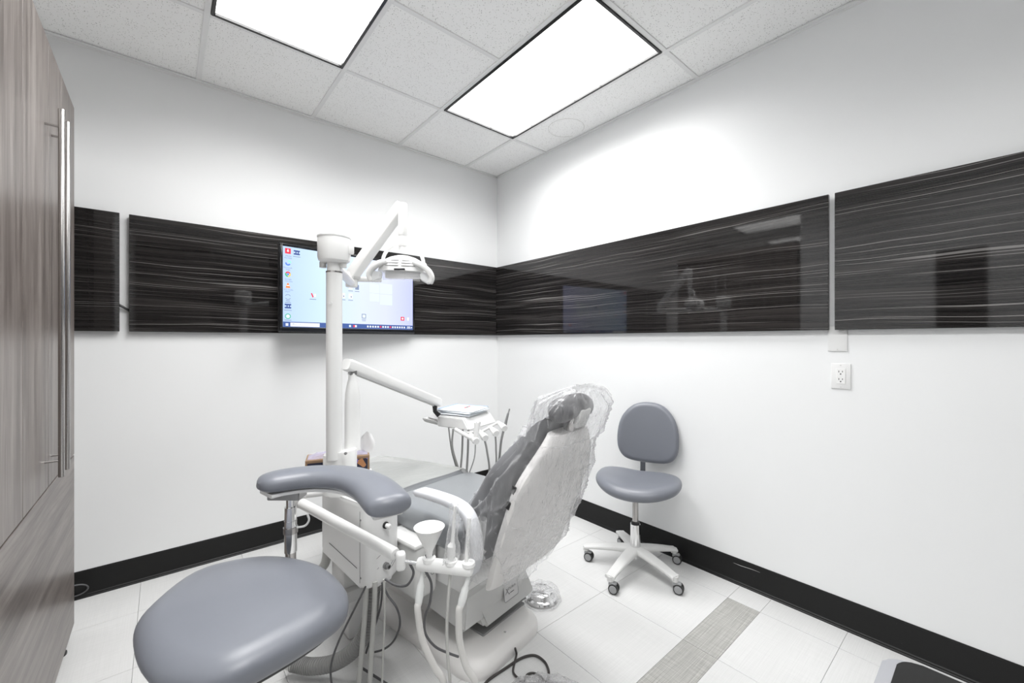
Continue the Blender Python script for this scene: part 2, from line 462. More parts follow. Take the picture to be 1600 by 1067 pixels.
troffer(2, 3, 'unseen ceiling light added behind the camera to brighten the room')  # extra troffer, added only for fill light from behind
troffer(5, 0, 'ceiling light seen only as the upper bright streak reflected in the black wall panel')
troffer(7, 0, 'ceiling light seen only as the lower bright streak reflected in the black wall panel')

# ------------------------------------------------------------------ black wall panels
def panel(wall, a0, a1, label, z0=1.339, z1=1.954, th=.019, off=.012):
    L = a1 - a0
    if wall == 'L': loc = ((a0 + a1) / 2, YL - off - th / 2, (z0 + z1) / 2); rz = 0
    elif wall == 'R': loc = (XR - off - th / 2, (a0 + a1) / 2, (z0 + z1) / 2); rz = R(-90)
    t = thing('wall_panel', label, 'wall panel', loc, rz, 'glossy black wall panels')
    mb = MB().box((0, 0, 0), (L, th, z1 - z0), .0015, 1); mb.build('face_board', PANEL, t, local=True)
    for zz in (-.2, .2): MB().box((0, th / 2 + off / 2, zz), (L * .8, off - .0006, .04)).build('mounting_rail', GPLAS, t, local=True, smooth=False)
panel('L', -.62, -.176, 'narrow glossy black wall panel beside the wooden cabinet')
panel('L', -.140, XR - .036, 'long glossy black wall panel behind the television')
panel('R', .510, YL - .004, 'glossy black wall panel from the corner, reflecting the television and operating lamp')
panel('R', -1.6, .488, 'glossy black wall panel at the right edge, above the power outlet')
cb = MB(); cb.tube(spline([(-.19, YL - .012, 1.485), (-.165, YL - .016, 1.468), (-.13, YL - .010, 1.443)], 5), .006, 8)
setp(cb.build('panel_cable', BLACK), 'short black cable bridging the gap between two left wall panels', 'cable')

# ------------------------------------------------------------------ outlet and blank plate
def plate(name, cy, z, label, cat, outlet):
    t = thing(name, label, cat, (XR, cy, z)); x = XR - .003
    Mx = Matrix.Rotation(R(-90), 4, 'Y')
    mb = MB().box((XR - .0028, cy, z), (.0052, .071, .115), .0022, 2); mb.build('face_plate', WPLAS, t)
    if outlet:
        MB().box((XR - .0062, cy, z), (.003, .034, .068), .001, 1).build('receptacle', WHITE, t)
        for dz in (.017, -.017):
            for dy, hh in ((.0065, .008), (-.0065, .0065)):
                MB().box((XR - .0078, cy + dy, z + dz + .004), (.0008, .0024, hh)).build('slot', BLACK, t, smooth=False)
            MB().cyl((XR - .0075, cy, z + dz - .007), (XR - .0083, cy, z + dz - .007), .0027, seg=12).build('slot', BLACK, t)
    for dz in (.049, -.049):
        MB().cyl((XR - .0052, cy, z + dz), (XR - .0064, cy, z + dz), .0028, seg=12).build('screw', GPLAS, t)
plate('power_outlet', .471, 1.131, 'white double power outlet on the right wall', 'outlet', True)
plate('blank_wall_plate', .483, 1.300, 'blank white wall plate tucked under the black panels, above the outlet', 'wall plate', False)
# dark loop of wire by the far left skirting
lp = MB(); c0 = V(-.34, YL - .03, .055)
lp.tube([c0 + V(.05 * math.cos(a), -.012 * math.sin(a), .032 * math.sin(a)) for a in [2 * math.pi * k / 28 for k in range(29)]], .0035, 6)
setp(lp.build('wire_loop', CABLE), 'dark loop of wire lying against the skirting beside the wooden cabinet', 'wire')

# ------------------------------------------------------------------ wooden cabinet
XC = -.30
cab = thing('tall_cabinet', 'tall grey-brown wood grain cabinet with long steel bar handles', 'cabinet', (-.6, 1.98, 0))
MB().box((-.612, 1.98, 1.18), (.576, 1.276, 2.25), .001, 1).build('carcass', WOODV, cab, smooth=False)
doors = [(1.345, 1.7535), (1.7565, 2.0885), (2.0915, 2.3085), (2.3115, 2.618)]
handle = {1: 2.03, 2: 2.135}
for k, (y0, y1) in enumerate(doors):
    d = MB().box((XC - .010, (y0 + y1) / 2, (.795 + 2.307) / 2), (.020, y1 - y0, 2.307 - .795), .0008, 1).build('door' if k < 3 else 'end_panel', WOODV, cab, smooth=False)
    if k in handle:
        y = handle[k]; mb = MB(); xb = XC + .038
        mb.rod((xb, y, .835), (xb, y, 2.065), .0082, .2)
        for z in (.89, 2.005): mb.cyl((XC, y, z), (xb, y, z), .0042, seg=12)
        h = mb.build('handle', STEEL, d)
MB().box((XC - .010, 1.9815, (.055 + .790) / 2), (.020, 1.273, .735), .0008, 1).build('drawer_front', WOODH, cab, smooth=False)
for y in (1.42, 2.49):
    for x in (-.335, -.84):
        MB().lathe((x, y, 0), [(.0, 0), (.030, 0), (.030, .008), (.014, .014), (.014, .056), (0, .056)], 16).build('foot', BLACK, cab)

# ------------------------------------------------------------------ television
def television():
    pL, pR = V(.530, 2.785, 0), V(1.478, 2.925, 0)
    ang = math.atan2(pR.y - pL.y, pR.x - pL.x); W_, H_ = (pR - pL).length, .535; zc = 1.610
    c = (pL + pR) / 2
    t = thing('television', 'wall mounted flat television showing a computer desktop, on the left wall panel', 'television', (c.x, c.y, zc - H_ / 2), ang)
    B = lambda: MB()
    off = Matrix.Translation((0, 0, H_ / 2))
    mb = B().box((0, .022, H_ / 2), (W_, .03, H_), .006, 2); mb.build('back_case', BLACK, t, local=True)
    bz = B(); e = .017
    for sx in (-1, 1): bz.box((sx * (W_ / 2 - e / 2), .004, H_ / 2), (e, .018, H_), .004, 2)
    bz.box((0, .004, H_ - e / 2), (W_, .018, e), .004, 2); bz.box((0, .003, .016), (W_, .020, .032), .006, 2)
    bz.build('bezel', mat('tv_gloss_black', (.01, .011, .014), .12), t, local=True)
    mt = B().box((.02, .055, H_ / 2), (.26, .05, .26), .004, 1); mt.build('wall_bracket', BLACK, t, local=True)
    sw, sh = W_ - 2 * e, H_ - e - .032; x0, z0 = -sw / 2, .032
    def f_scr(nt, b):
        v = coords(nt, (1 / sw, 1, 1 / sh)); sp = N(nt, 'ShaderNodeSeparateXYZ'); nt.links.new(v, sp.inputs[0])
        m1 = N(nt, 'ShaderNodeMath', operation='MULTIPLY_ADD'); m1.inputs[1].default_value = 1; m1.inputs[2].default_value = .5; nt.links.new(sp.outputs['X'], m1.inputs[0])
        c = ramp(nt, m1.outputs[0], [(0, (.50, .66, .97)), (.25, (.62, .80, .99)), (.55, (.72, .80, 1.0)), (.75, (.70, .75, 1.0)), (1, (.56, .60, .98))])
        nt.links.new(c, b.inputs['Emission Color']); b.inputs['Emission Strength'].default_value = 1.0
    scr = B().box((0, -.0015, z0 + sh / 2), (sw, .002, sh)).build('screen', mat('tv_screen', (.02, .02, .03), .15, fn=f_scr), t, local=True, smooth=False)
    def em(n, c, s=1.0): return mat('scr_' + n, (.01, .01, .01), .3, emit=c, estr=s)
    def X(u): return x0 + u * sw
    def Z(v): return z0 + (1 - v) * sh
    yy = -.0030
    def quad(u0, v0, u1, v1, m, name, dy=0.0):
        return B().box(((X(u0) + X(u1)) / 2, yy - dy, (Z(v0) + Z(v1)) / 2), (abs(X(u1) - X(u0)), .0006, abs(Z(v1) - Z(v0)))).build(name, m, scr, local=True, smooth=False)
    def disc(u, v, r, m, name, a0=0, a1=360, r0=0.0, dy=0.0):
        mb = B(); n = 24; cx, cz = X(u), Z(v)
        o_ = [(cx + r * math.cos(R(a0 + (a1 - a0) * k / n)), yy - dy, cz + r * math.sin(R(a0 + (a1 - a0) * k / n))) for k in range(n + 1)]
        i_ = [(cx + r0 * math.cos(R(a0 + (a1 - a0) * k / n)), yy - dy, cz + r0 * math.sin(R(a0 + (a1 - a0) * k / n))) for k in range(n + 1)]
        mb.loft([o_, i_], closed=False); return mb.build(name, m, scr, local=True, smooth=False)
    red, white, navy = em('red', (.85, .03, .07)), em('white', (.95, .97, 1)), em('navy', (.03, .07, .28))
    bar, blue, green, yel, orange, grey = em('bar', (.06, .12, .36)), em('blue', (.1, .25, .8)), em('green', (.05, .5, .2)), em('yellow', (.9, .65, .15)), em('orange', (.95, .25, .04)), em('grey', (.22, .28, .42))
    pale, mint = em('pale', (.80, .92, 1.0)), em('mint', (.35, .85, .7))
    # four pale panes of the wallpaper
    for (u0, v0, u1, v1) in ((.612, .345, .692, .475), (.698, .325, .806, .475), (.612, .485, .692, .60), (.698, .485, .806, .64)):
        quad(u0, v0, u1, v1, em('pane', (.76, .86, 1.0)), 'wallpaper_pane')
    quad(0, .935, 1, 1, bar, 'taskbar')
    quad(.045, .945, .235, .993, white, 'search_box', .0006)
    def cap(txt, u, v, size, m=grey, al='CENTER'):
        M = Matrix.Translation((X(u), yy - .0008, Z(v))) @ Matrix.Rotation(R(90), 4, 'X')
        o = text_mesh(txt, size, 'caption', m, None, M); o.parent = scr
    cap_ = []
    def capc(txt, u, v, size, m=grey):
        Mt = Matrix.Translation((X(u) - len(txt) * size * .23, yy - .0008, Z(v))) @ Matrix.Rotation(R(90), 4, 'X')
        o = text_mesh(txt, size, 'caption', m, None, Mt, ext=0.0001); o.parent = scr
    u = .030; hs = .0165
    us = hs / sw; vs = hs / sh
    # column of desktop icons
    quad(u - us, .055 - vs, u + us, .055 + vs, red, 'icon_square')
    disc(u, .055, .006, white, 'icon_mark', 0, 360, .0035, .0006); quad(u - us * .1, .03, u + us * .1, .06, white, 'icon_mark', .0006)
    capc('Adobe', u, .125, .013); capc('Acrobat', u, .150, .013)
    disc(u, .205, hs * .95, blue, 'icon_swirl', 170, 340, .007); disc(u + .004, .198, hs * .9, mint, 'icon_swirl', -10, 110, .004)
    capc('Microsoft', u, .272, .013); capc('Edge', u, .296, .013)
    for a0, a1, m_ in ((30, 150, red), (150, 270, green), (270, 390, yel)): disc(u, .345, hs, m_, 'icon_ring', a0, a1, hs * .5)
    disc(u, .345, hs * .38, blue, 'icon_ring'); capc('Google', u, .415, .013); capc('Chrome', u, .440, .013)
    mb = B(); mb.add([(X(u) - .014, yy, Z(.515)), (X(u) + .014, yy, Z(.515)), (X(u) + .003, yy, Z(.455)), (X(u) - .003, yy, Z(.455))], [(0, 1, 2, 3)]); mb.build('icon_cone', orange, scr, local=True, smooth=False)
    quad(u - us * .45, .480, u + us * .45, .492, white, 'icon_mark', .0006); capc('VLC media', u, .545, .012); capc('player', u, .568, .012)
    disc(u, .628, hs, grey, 'icon_arc', 25, 155, hs * .8); disc(u, .628, hs, grey, 'icon_arc', 205, 335, hs * .8)
    quad(u - us * .7, .672, u + us * .7, .680, grey, 'caption_bar'); quad(u - us, .694, u + us, .702, grey, 'caption_bar')
    for (uu, vv) in ((u, .742), (.085, .060)):
        quad(uu - us * 1.1, vv - .028, uu + us * 1.1, vv - .010, navy, 'icon_block'); quad(uu - us * 1.1, vv + .010, uu + us * 1.1, vv + .028, navy, 'icon_block')
        quad(uu - us * .5, vv - .010, uu - us * .1, vv + .010, navy, 'icon_block'); quad(uu + us * .35, vv - .010, uu + us * .7, vv + .010, navy, 'icon_block')
        quad(uu - us * 1.3, vv + .048, uu + us * 1.3, vv + .055, grey, 'caption_bar')
    disc(u, .868, hs, green, 'icon_ring', 0, 360, hs * .75); disc(u, .868, hs * .55, white, 'icon_ring', 0, 360, 0, .0006)
    quad(u - us * 1.2, .912, u + us * 1.2, .920, grey, 'caption_bar')
    mb = B(); mb.add([(X(.176), yy, Z(.555)), (X(.184), yy, Z(.555)), (X(.196), yy, Z(.605)), (X(.187), yy, Z(.612))], [(0, 1, 2, 3)]); mb.build('icon_stroke', red, scr, local=True, smooth=False)
    quad(.198, .560, .210, .600, white, 'icon_sheet'); quad(.168, .630, .212, .638, grey, 'caption_bar')
    # icons right of the pole
    for (uu, vv, m_) in ((.46, .42, white), (.403, .55, white), (.46, .55, white), (.51, .42, grey)):
        quad(uu - us * .8, vv - vs, uu + us * .8, vv + vs, m_, 'icon_sheet'); quad(uu - us, vv + .055, uu + us, vv + .063, grey, 'caption_bar')
    for a_ in (0, 1): quad(.403 + a_ * .057, .55, .411 + a_ * .057, .57, grey, 'icon_mark', .0006)
    quad(.548, .79, .581, .855, grey, 'icon_frame'); quad(.553, .80, .576, .845, pale, 'icon_frame', .0006); quad(.548, .87, .581, .877, grey, 'caption_bar'); quad(.550, .886, .579, .892, grey, 'caption_bar')
    quad(.885, .805, .918, .862, red, 'icon_square'); disc(.9015, .833, .008, white, 'icon_mark', 0, 360, 0, .0006)
    mb = B(); mb.add([(X(.945), yy, Z(.810)), (X(.965), yy, Z(.810)), (X(.962), yy, Z(.860)), (X(.948), yy, Z(.860))], [(0, 1, 2, 3)]); mb.build('icon_basket', white, scr, local=True, smooth=False)
    # taskbar marks
    for k in range(4): quad(.016 + (k % 2) * .0085, .955 + (k // 2) * .017, .0235 + (k % 2) * .0085, .970 + (k // 2) * .017, white, 'start_mark', .0006)
    disc(.062, .965, .0055, grey, 'search_mark', 0, 360, .004, .0014)
    capc('Type here to search', .128, .975, .0145)
    for uu, m_ in ((.31, pale), (.345, white), (.455, pale), (.487, red), (.50, white)): quad(uu - .007, .953, uu + .007, .983, m_, 'taskbar_icon', .0006)
    for k in range(16): quad(.59 + k * .0215, .955, .602 + k * .0215, .981, red if k in (5, 9) else white, 'taskbar_icon', .0006)
    quad(.945, .952, .975, .963, white, 'clock_bar', .0006); quad(.942, .971, .978, .980, white, 'clock_bar', .0006); disc(.988, .967, .005, white, 'taskbar_icon', 0, 360, 0, .0006)
television()

# ------------------------------------------------------------------ dental chair (local frame: x to the sitter's right, y to the foot)
u_ = Vector((-.18, .984)).normalized(); CH_RZ = math.atan2(-u_.x, u_.y); CH_O = (1.075, 1.31, 0)
chair = thing('dental_chair', 'white dental treatment chair with grey upholstery, reclined back and raised seat', 'dental chair', CH_O, CH_RZ)
CM = Matrix.Translation(CH_O) @ Matrix.Rotation(CH_RZ, 4, 'Z')
def cb_(mb, name, m, **k): return mb.build(name, m, chair, local=True, **k)
# base plate: lip, sloped shoulder, plateau
bo = rrect(.45, .90, .10, 8, .02, .425)
def sc_out(o, f, fy, cx=.02, cy=.425): return [(cx + (x - cx) * f, cy + (y - cy) * fy) for x, y in o]
rings = [[Vector((x, y, z)) for x, y in sc_out(bo, f, fy)] for f, fy, z in ((1.0, 1.0, 0.0), (1.01, 1.004, .012), (1.0, 1.0, .034), (.975, .99, .044), (.90, .955, .062), (.84, .93, .066))]
cb_(MB().loft(rings), 'base', SHELL)
MB().box((.09, .285, .067), (.28, .40, .010), .003, 1).build('base_slot', MGREY, chair, local=True)
MB().lathe((.03, .035, .060), [(0, 0), (.007, 0), (.007, .005), (.004, .007), (0, .007)], 14).build('bolt', CHROME, chair, local=True)
# rear lift housing with badge (tilted block)
rh = MB()
def quadprism(mb, a, b): mb.loft([a, b])
rear_b = [(-.055, .06, .108), (.285, .06, .108), (.285, .33, .10), (-.055, .33, .10)]
rear_t = [(-.125, .085, .285), (.225, .085, .262), (.225, .36, .30), (-.125, .36, .33)]
b1 = MB(); b1.loft([[Vector(p) for p in rear_b], [Vector(p) for p in rear_t]])
bmesh.ops.bevel(b1.bm, geom=b1.bm.edges[:], offset=.014, segments=3, affect='EDGES')
rear = cb_(b1, 'lift_housing', GPLAS)
# long side cover of the lift arm
sc1 = MB(); side = [(.075, .145), (.46, .175), (.52, .255), (.40, .31), (.085, .335), (.06, .30)]
a_ = [Vector((-.175, y, z)) for y, z in side]; b_ = [Vector((.20, y, z)) for y, z in side]
sc1.loft([a_, b_]); bmesh.ops.bevel(sc1.bm, geom=sc1.bm.edges[:], offset=.012, segments=3, affect='EDGES')
cb_(sc1, 'lift_arm_cover', GPLAS)
# column down to the base at the foot end
MB().box((.03, .56, .17), (.26, .36, .26), .02, 2).build('lift_column', SHELL, chair, local=True)
# under-seat chassis with faceted flank
ch = MB(); prof = [(-.03, .45), (-.055, .50), (-.04, .57), (.12, .50), (.72, .46), (.75, .40), (.30, .33), (.05, .32)]
a_ = [Vector((-.208, y, z)) for y, z in prof]; b_ = [Vector((.27, y, z)) for y, z in prof]
ch.loft([a_, b_]); bmesh.ops.bevel(ch.bm, geom=ch.bm.edges[:], offset=.015, segments=2, affect='EDGES')
cb_(ch, 'seat_chassis', WPLAS)
# seat cushion
seat = [(-.245, .04), (-.262, .22), (-.255, .40), (-.225, .475), (0, .485), (.225, .475), (.262, .40), (.265, .20), (.245, .04), (.12, -.01), (0, -.015), (-.12, -.01)]
so = [(p.x, p.y) for p in spline([(x, y, 0) for x, y in seat], 5, True)]
mb = MB(); cushion(mb, so, .495, .605, .035, .006, edge=.55); s_ = cb_(mb, 'seat_cushion', VINYLC)
for v in s_.data.vertices:
    v.co.z += -.18 * max(0, .20 - v.co.y) ** 1.5 + .10 * max(0, v.co.y - .30) ** 1.5
# leg rest cushion, sloping down to the foot
leg = [(-.225, .485), (-.245, .60), (-.22, .95), (-.17, 1.20), (0, 1.26), (.17, 1.20), (.22, .95), (.245, .60), (.225, .485), (0, .482)]
lo_ = [(p.x, p.y) for p in spline([(x, y, 0) for x, y in leg], 5, True)]
mb = MB(); cushion(mb, lo_, .51, .60, .03, .003, edge=.55); lg = cb_(mb, 'leg_cushion', VINYLC)
for v in lg.data.vertices: v.co.z += -.10 * max(0, v.co.y - .50) ** 1.2 + .008
# backrest frame of reference: s up along the back, n towards the sitter
BA = R(20.5); BH = Vector((0, -.062, .365))
bs = Vector((0, -math.sin(BA), math.cos(BA))); bn = Vector((0, math.cos(BA), math.sin(BA)))
def BK(x, s, n): return BH + Vector((x, 0, 0)) + bs * s + bn * n
def smooth_step(t): t = max(0, min(1, t)); return t * t * (3 - 2 * t)
# shell: half width along s
def hw(s):
    return .225 + .025 * smooth_step(s / .25) - .12 * smooth_step((s - .42) / .24)
def oval(s, w_, n0, n1, k=28, p=3.2, cx=.035, crown=0.0):
    out = []
    for i in range(k):
        a = 2 * math.pi * i / k; ca, sa = math.cos(a), math.sin(a)
        x = abs(ca) ** (2 / p) * (1 if ca >= 0 else -1); y = abs(sa) ** (2 / p) * (1 if sa >= 0 else -1)
        out.append(BK(cx + w_ * x, s, (n0 + n1) / 2 + (n1 - n0) / 2 * y + crown * (1 - x * x) * (1 if y > 0 else 0)))
    return out
SS = [.0, .012, .03, .06] + [.06 + .53 * k / 14 for k in range(1, 15)] + [.605, .62, .63]
rings = []
for s in SS:
    e = min(1, math.sqrt(max(.02, min(s, .635 - s) / .05))); e = min(e, 1)
    rings.append(oval(s, hw(s) * (.93 + .07 * e), -.028 * e, .032))
cb_(MB().loft(rings), 'back_shell', SHELL)
rings = []
for k in range(24):
    f = k / 23; s = .105 + .575 * f
    e = math.sqrt(max(.0, 1 - (2 * f - 1) ** 8)); e = max(e, .12)
    th = .165 * (1 - f) ** .9 + .055
    rings.append(oval(s, (hw(s) + .012) * (.9 + .1 * e), .034 + .02 * (1 - e), .034 + th * e, 32, 3.0, .035, -.02))
cb_(MB().loft(rings), 'back_cushion', mat('back_shaded_vinyl', (.15, .152, .16), .34, fn=f_vinyl))  # chair vinyl darkened: shade on the back put into the colour
for s in (.385, .445):
    p = BK(.035 - hw(s) + .0005, s, .010)
    MB().box((0, 0, 0), (.006, .018, .030), .002, 1, None).xform(Matrix.Translation(p) @ Matrix.Rotation(BA, 4, 'X')).build('back_button', BLACK, chair, local=True)
# head rest: post, yoke and double-lobed pillow
MB().rod(BK(.035, .59, .02), BK(.035, .73, -.005), .020, .2).build('headrest_post', STEEL, chair, local=True)
hr = MB(); pts = []
rr = []
for k in range(13):
    f = k / 12; x = -.085 + .245 * f
    pts.append(BK(.0 + x, .715 + .012 * math.cos(math.pi * (2 * f - 1)), .035 - .02 * (1 - abs(2 * f - 1)))); 
    e = math.sqrt(max(0, 1 - (2 * f - 1) ** 6)); rr.append(max(.012, (.043 + .006 * abs(2 * f - 1)) * e))
hr.tube(pts, rr, 20); cb_(hr, 'headrest', mat('dark_grey_vinyl', (.075, .075, .08), .28))
MB().box((0, 0, 0), (.075, .022, .075), .010, 2).xform(Matrix.Translation(BK(.045, .695, -.022)) @ Matrix.Rotation(BA, 4, 'X')).build('headrest_bracket', GPLAS, chair, local=True)
# arm rests: flat paddle on a curved arm, both sides
for sx in (-1, 1):
    mb = MB(); ax = sx * .285 + .01
    path = spline([(ax, .225, .700), (ax, .12, .706), (ax, .01, .704), (ax, -.055, .682), (ax, -.088, .62), (ax - sx * .02, -.075, .53), (ax - sx * .04, -.04, .47)], 6)
    rings = []
    for i, p in enumerate(path):
        t = (path[min(i + 1, len(path) - 1)] - path[max(i - 1, 0)]).normalized(); nn = Vector((1, 0, 0)).cross(t)
        f = i / (len(path) - 1); hwid = .030 - .006 * f; ht = .012 + .008 * f
        if i == 0: hwid *= .8; ht *= .6
        rings.append([p + Vector((1, 0, 0)) * a + nn * b for a, b in rrect(2 * hwid, 2 * ht, min(hwid, ht) * .7, 3)])
    cb_(mb.loft(rings), 'armrest', mat('armrest_grey', (.66, .67, .70), .4))
# badge on the rear housing
def face_frame(p0, px, pz):
    ex = (Vector(px) - Vector(p0)).normalized(); ez = Vector(pz) - Vector(p0); ez = (ez - ex * ez.dot(ex)).normalized(); ey = ez.cross(ex)
    M = Matrix((ex, ez, ex.cross(ez))).transposed().to_4x4(); M.translation = Vector(p0); return M
FM = face_frame((.052, .070, .158), (.14, .070, .158), (.026, .0845, .262))
FM.translation = FM.translation - Vector((0, .0095, 0))
bd = MB().prism(rrect(.094, .074, .008, 4, .052, .042), -.001, .002, .0006, 1, FM); badge = bd.build('badge', mat('badge_plate', (.70, .69, .69), .35), chair, local=True)
rim = MB(); op = [FM @ Vector((x, y, .002)) for x, y in rrect(.094, .074, .008, 4, .052, .042)]; rim.tube(op + [op[0]], .0011, 6); rim.build('badge_rim', MGREY, badge, local=True)
for txt, sz, x, y, sh in (('X', .032, .012, .034, .35), ('CALIBUR', .0135, .031, .046, .2)):
    o = text_mesh(txt, sz, 'badge_lettering', mat('badge_ink', (.16, .15, .16), .5), None, FM @ Matrix.Translation((x, y, .0022)), sh); o.parent = badge
MB().box((0, 0, 0), (.026, .003, .0006), 0, 1).xform(FM @ Matrix.Translation((.058, .031, .0023))).build('badge_lettering', GREYTXT, badge, local=True, smooth=False)
dot = MB().cyl(FM @ Vector((.038, .030, .0015)), FM @ Vector((.038, .030, .0026)), .0028, seg=12); dot.build('badge_dot', GREYTXT, badge, local=True)

# milky sheet over the leg rest
mb = MB(); rows = []
for j in range(15):
    y = .475 + .055 * j; row = []
    for i in range(21):
        x = -.262 + .524 * i / 20; x *= (1 if y < .8 else 1 - .25 * (y - .8))
        edge = max(0, abs(x) - .225)
        z = .618 - .10 * max(0, y - .50) ** 1.2 - edge * 1.4 + .004 * noise.noise(Vector((x * 9, y * 7, 2))) + .006
        row.append(CM @ Vector((x, y, z)))
    rows.append(row)
mb.loft(rows, closed=False)
setp(mb.build('leg_rest_sheet', FILMM), 'milky plastic protective sheet lying over the foot end of the dental chair', 'plastic sheet')

# clear bag pulled over back and headrest
mb = MB(); rings = []; K = 150; J = 120
for j in range(J):
    f = j / (J - 1); s = .02 + .785 * f
    w_ = hw(min(s, .55)) + .022 + .010 * math.sin(f * 9)
    if s > .55: w_ = hw(.55) + .022 + .02 * smooth_step((s - .55) / .12)
    th0 = -.038 - .035 * math.sin(math.pi * min(1, f / .85)) ; th1 = .034 + .165 * (1 - min(1, max(0, s - .105) / .575)) ** .9 + .068
    if s > .62: th0 = -.062; th1 = .095
    if f > .93: q = 1 - (f - .93) / .07; w_ *= .35 + .65 * math.sqrt(max(0, q)); th0 *= .3 + .7 * q; th1 *= .3 + .7 * q
    if s < .05: th1 = .05 + (th1 - .05) * .9
    base = oval(s, w_, th0, th1, K, 2.6, .04)
    ctr = BK(.04, s, (th0 + th1) / 2); row = []
    for i, p in enumerate(base):
        d = (p - ctr); L = d.length; d.normalize()
        aa = 2 * math.pi * i / K; q = Vector((math.cos(aa) * 3.2 + s * 5, math.sin(aa) * 3.2 + s * 2, s * 3)); q2 = Vector((p.x * 14 + p.z * 6, p.y * 14 - p.z * 5, p.z * 6))
        rdg = 1 - abs(noise.noise(q)) * 2; rdg2 = 1 - abs(noise.noise(q2)) * 2
        amp = .015 * max(0, rdg - .45) ** 2 / .3 + .007 * max(0, rdg2 - .3) ** 2 / .5 + .012 * noise.noise(q * .6)
        row.append(CM @ (p + d * (amp - .004)))
    rings.append(row)
mb.loft(rings, True, False, False)
setp(mb.build('chair_back_bag', FILM, ang=180), 'crumpled clear plastic bag covering the dental chair back and headrest', 'plastic cover')

# plastic wrapped foot control on the floor beside the base
fc = thing('foot_control', 'round foot control disc wrapped in clear plastic on the floor behind the chair', 'foot pedal', (1.445, 1.49, 0))
fcc = V(1.445, 1.49, 0)
MB().lathe(fcc, [(0, 0), (.080, 0), (.084, .008), (.080, .016), (.066, .020), (.060, .040), (.05, .046), (0, .046)], 32).build('disc', CHROME, fc)
MB().lathe(fcc, [(0, .047), (.018, .047), (.018, .052), (0, .053)], 16).build('hub', WPLAS, fc)
rings = []
for r, z in ((.098, .002), (.100, .012), (.096, .028), (.086, .045), (.066, .056), (.03, .060), (.004, .058)):
    rings.append([fcc + V(r * math.cos(a) * (1 + .03 * math.sin(5 * a + z * 60)), r * math.sin(a) * (1 + .03 * math.cos(7 * a)), z + .003 * math.sin(9 * a)) for a in [2 * math.pi * k / 48 for k in range(48)]])
MB().loft(rings, True, False, True).build('wrap', FILMT, fc)
cbl = MB(); cbl.tube(spline([(1.37, 1.52, .02), (1.31, 1.53, .012), (1.22, 1.50, .03)], 6), .004, 8); cbl.build('cord', CABLE, fc)

# ------------------------------------------------------------------ support centre: box, pole, head
unit = thing('support_unit', 'white dental support unit box carrying the tall white pole, left of the chair', 'dental unit', (.60, 1.66, 0))
Bc, Cc, Ac = V(.549, 1.455, 0), V(.705, 1.505, 0), V(.516, 1.895, 0)
Dc = Ac + (Cc - Bc)
def rpoly(pts, r, n=6):
    out = []
    m = len(pts)
    for i in range(m):
        p0, p, p1 = Vector(pts[i - 1]), Vector(pts[i]), Vector(pts[(i + 1) % m])
        a = (p0 - p).normalized(); b = (p1 - p).normalized(); rr_ = r[i] if isinstance(r, (list, tuple)) else r
        for k in range(n + 1):
            t = k / n; q = p + a * rr_ * (1 - t) ** 2 + b * rr_ * t ** 2; out.append((q.x, q.y))
    return out
foot = rpoly([Bc.xy, Cc.xy, Dc.xy, Ac.xy], [.05, .05, .03, .03])
mb = MB(); mb.prism(foot, .392, .700, .018, 3)
for v in mb.bm.verts:      # top slopes down to the rear
    if v.co.z > .6: v.co.z -= .05 * max(0, (v.co.y - 1.50)) / .4
body = mb.build('housing', WPLAS, unit)
lf = (Ac - Bc).normalized(); nl = Vector((lf.y, -lf.x, 0)); nl = -nl if nl.x > 0 else nl       # outward of left face
rf = (Cc - Bc).normalized(); nr = Vector((rf.y, -rf.x, 0)); nr = nr if nr.y < 0 else -nr
def onL(d, z, o=.001): return Bc + lf * d + nl * o + V(0, 0, z)
def onR(d, z, o=.001): return Bc + rf * d + nr * o + V(0, 0, z)
MB().tube([onL(.075, .455), onL(.34, .455)], .0011, 5).build('seam', GREYTXT, body)
MB().tube([onL(.050, .41), onL(.050, .67)], .0007, 5).build('seam', MGREY, body)
for d, z in ((.045, .43), (.045, .64)):
    p = onL(d, z, -.001); MB().cyl(p, p + nl * .003, .0035, seg=10).build('screw', MGREY, body)
p = onR(.085, .455, -.002); kn = MB(); kn.cyl(p, p + nr * .012, .012); kn.cyl(p + nr * .012, p + nr * .024, .0085); kn.build('air_fitting', DKSTEEL, body)
MB().cyl(p + nr * .0235, p + nr * .0245, .0055).build('air_fitting_bore', BLACK, body)
p = onR(.085, .605, -.002); MB().cyl(p, p + nr * .008, .0125).build('knob_collar', BLACK, body); MB().rod(p + nr * .008, p + nr * .030, .0085, .4).build('knob', WHITE, body)
for k, (d0, d1, z0, z1) in enumerate(((.112, .138, .462, .490), (.112, .142, .448, .478), (.114, .142, .436, .464), (.045, .062, .497, .503), (.048, .055, .458, .461), (.074, .080, .510, .508))):
    MB().tube([onR(d0, z0), onR(d1, z1)], .0008, 4).build('printed_line', GREYTXT, body)
# lower bracket and lug under the box, tying it to the chair column
MB().box((.60, 1.78, .315), (.10, .16, .152), .012, 2).build('bracket', GPLAS, unit)
MB().box((.66, 1.72, .270), (.30, .10, .05), .010, 2).build('bracket_arm', GPLAS, unit)
MB().box((.655, 1.86, .25), (.10, .10, .50), .012, 2).build('junction_leg', WPLAS, unit)
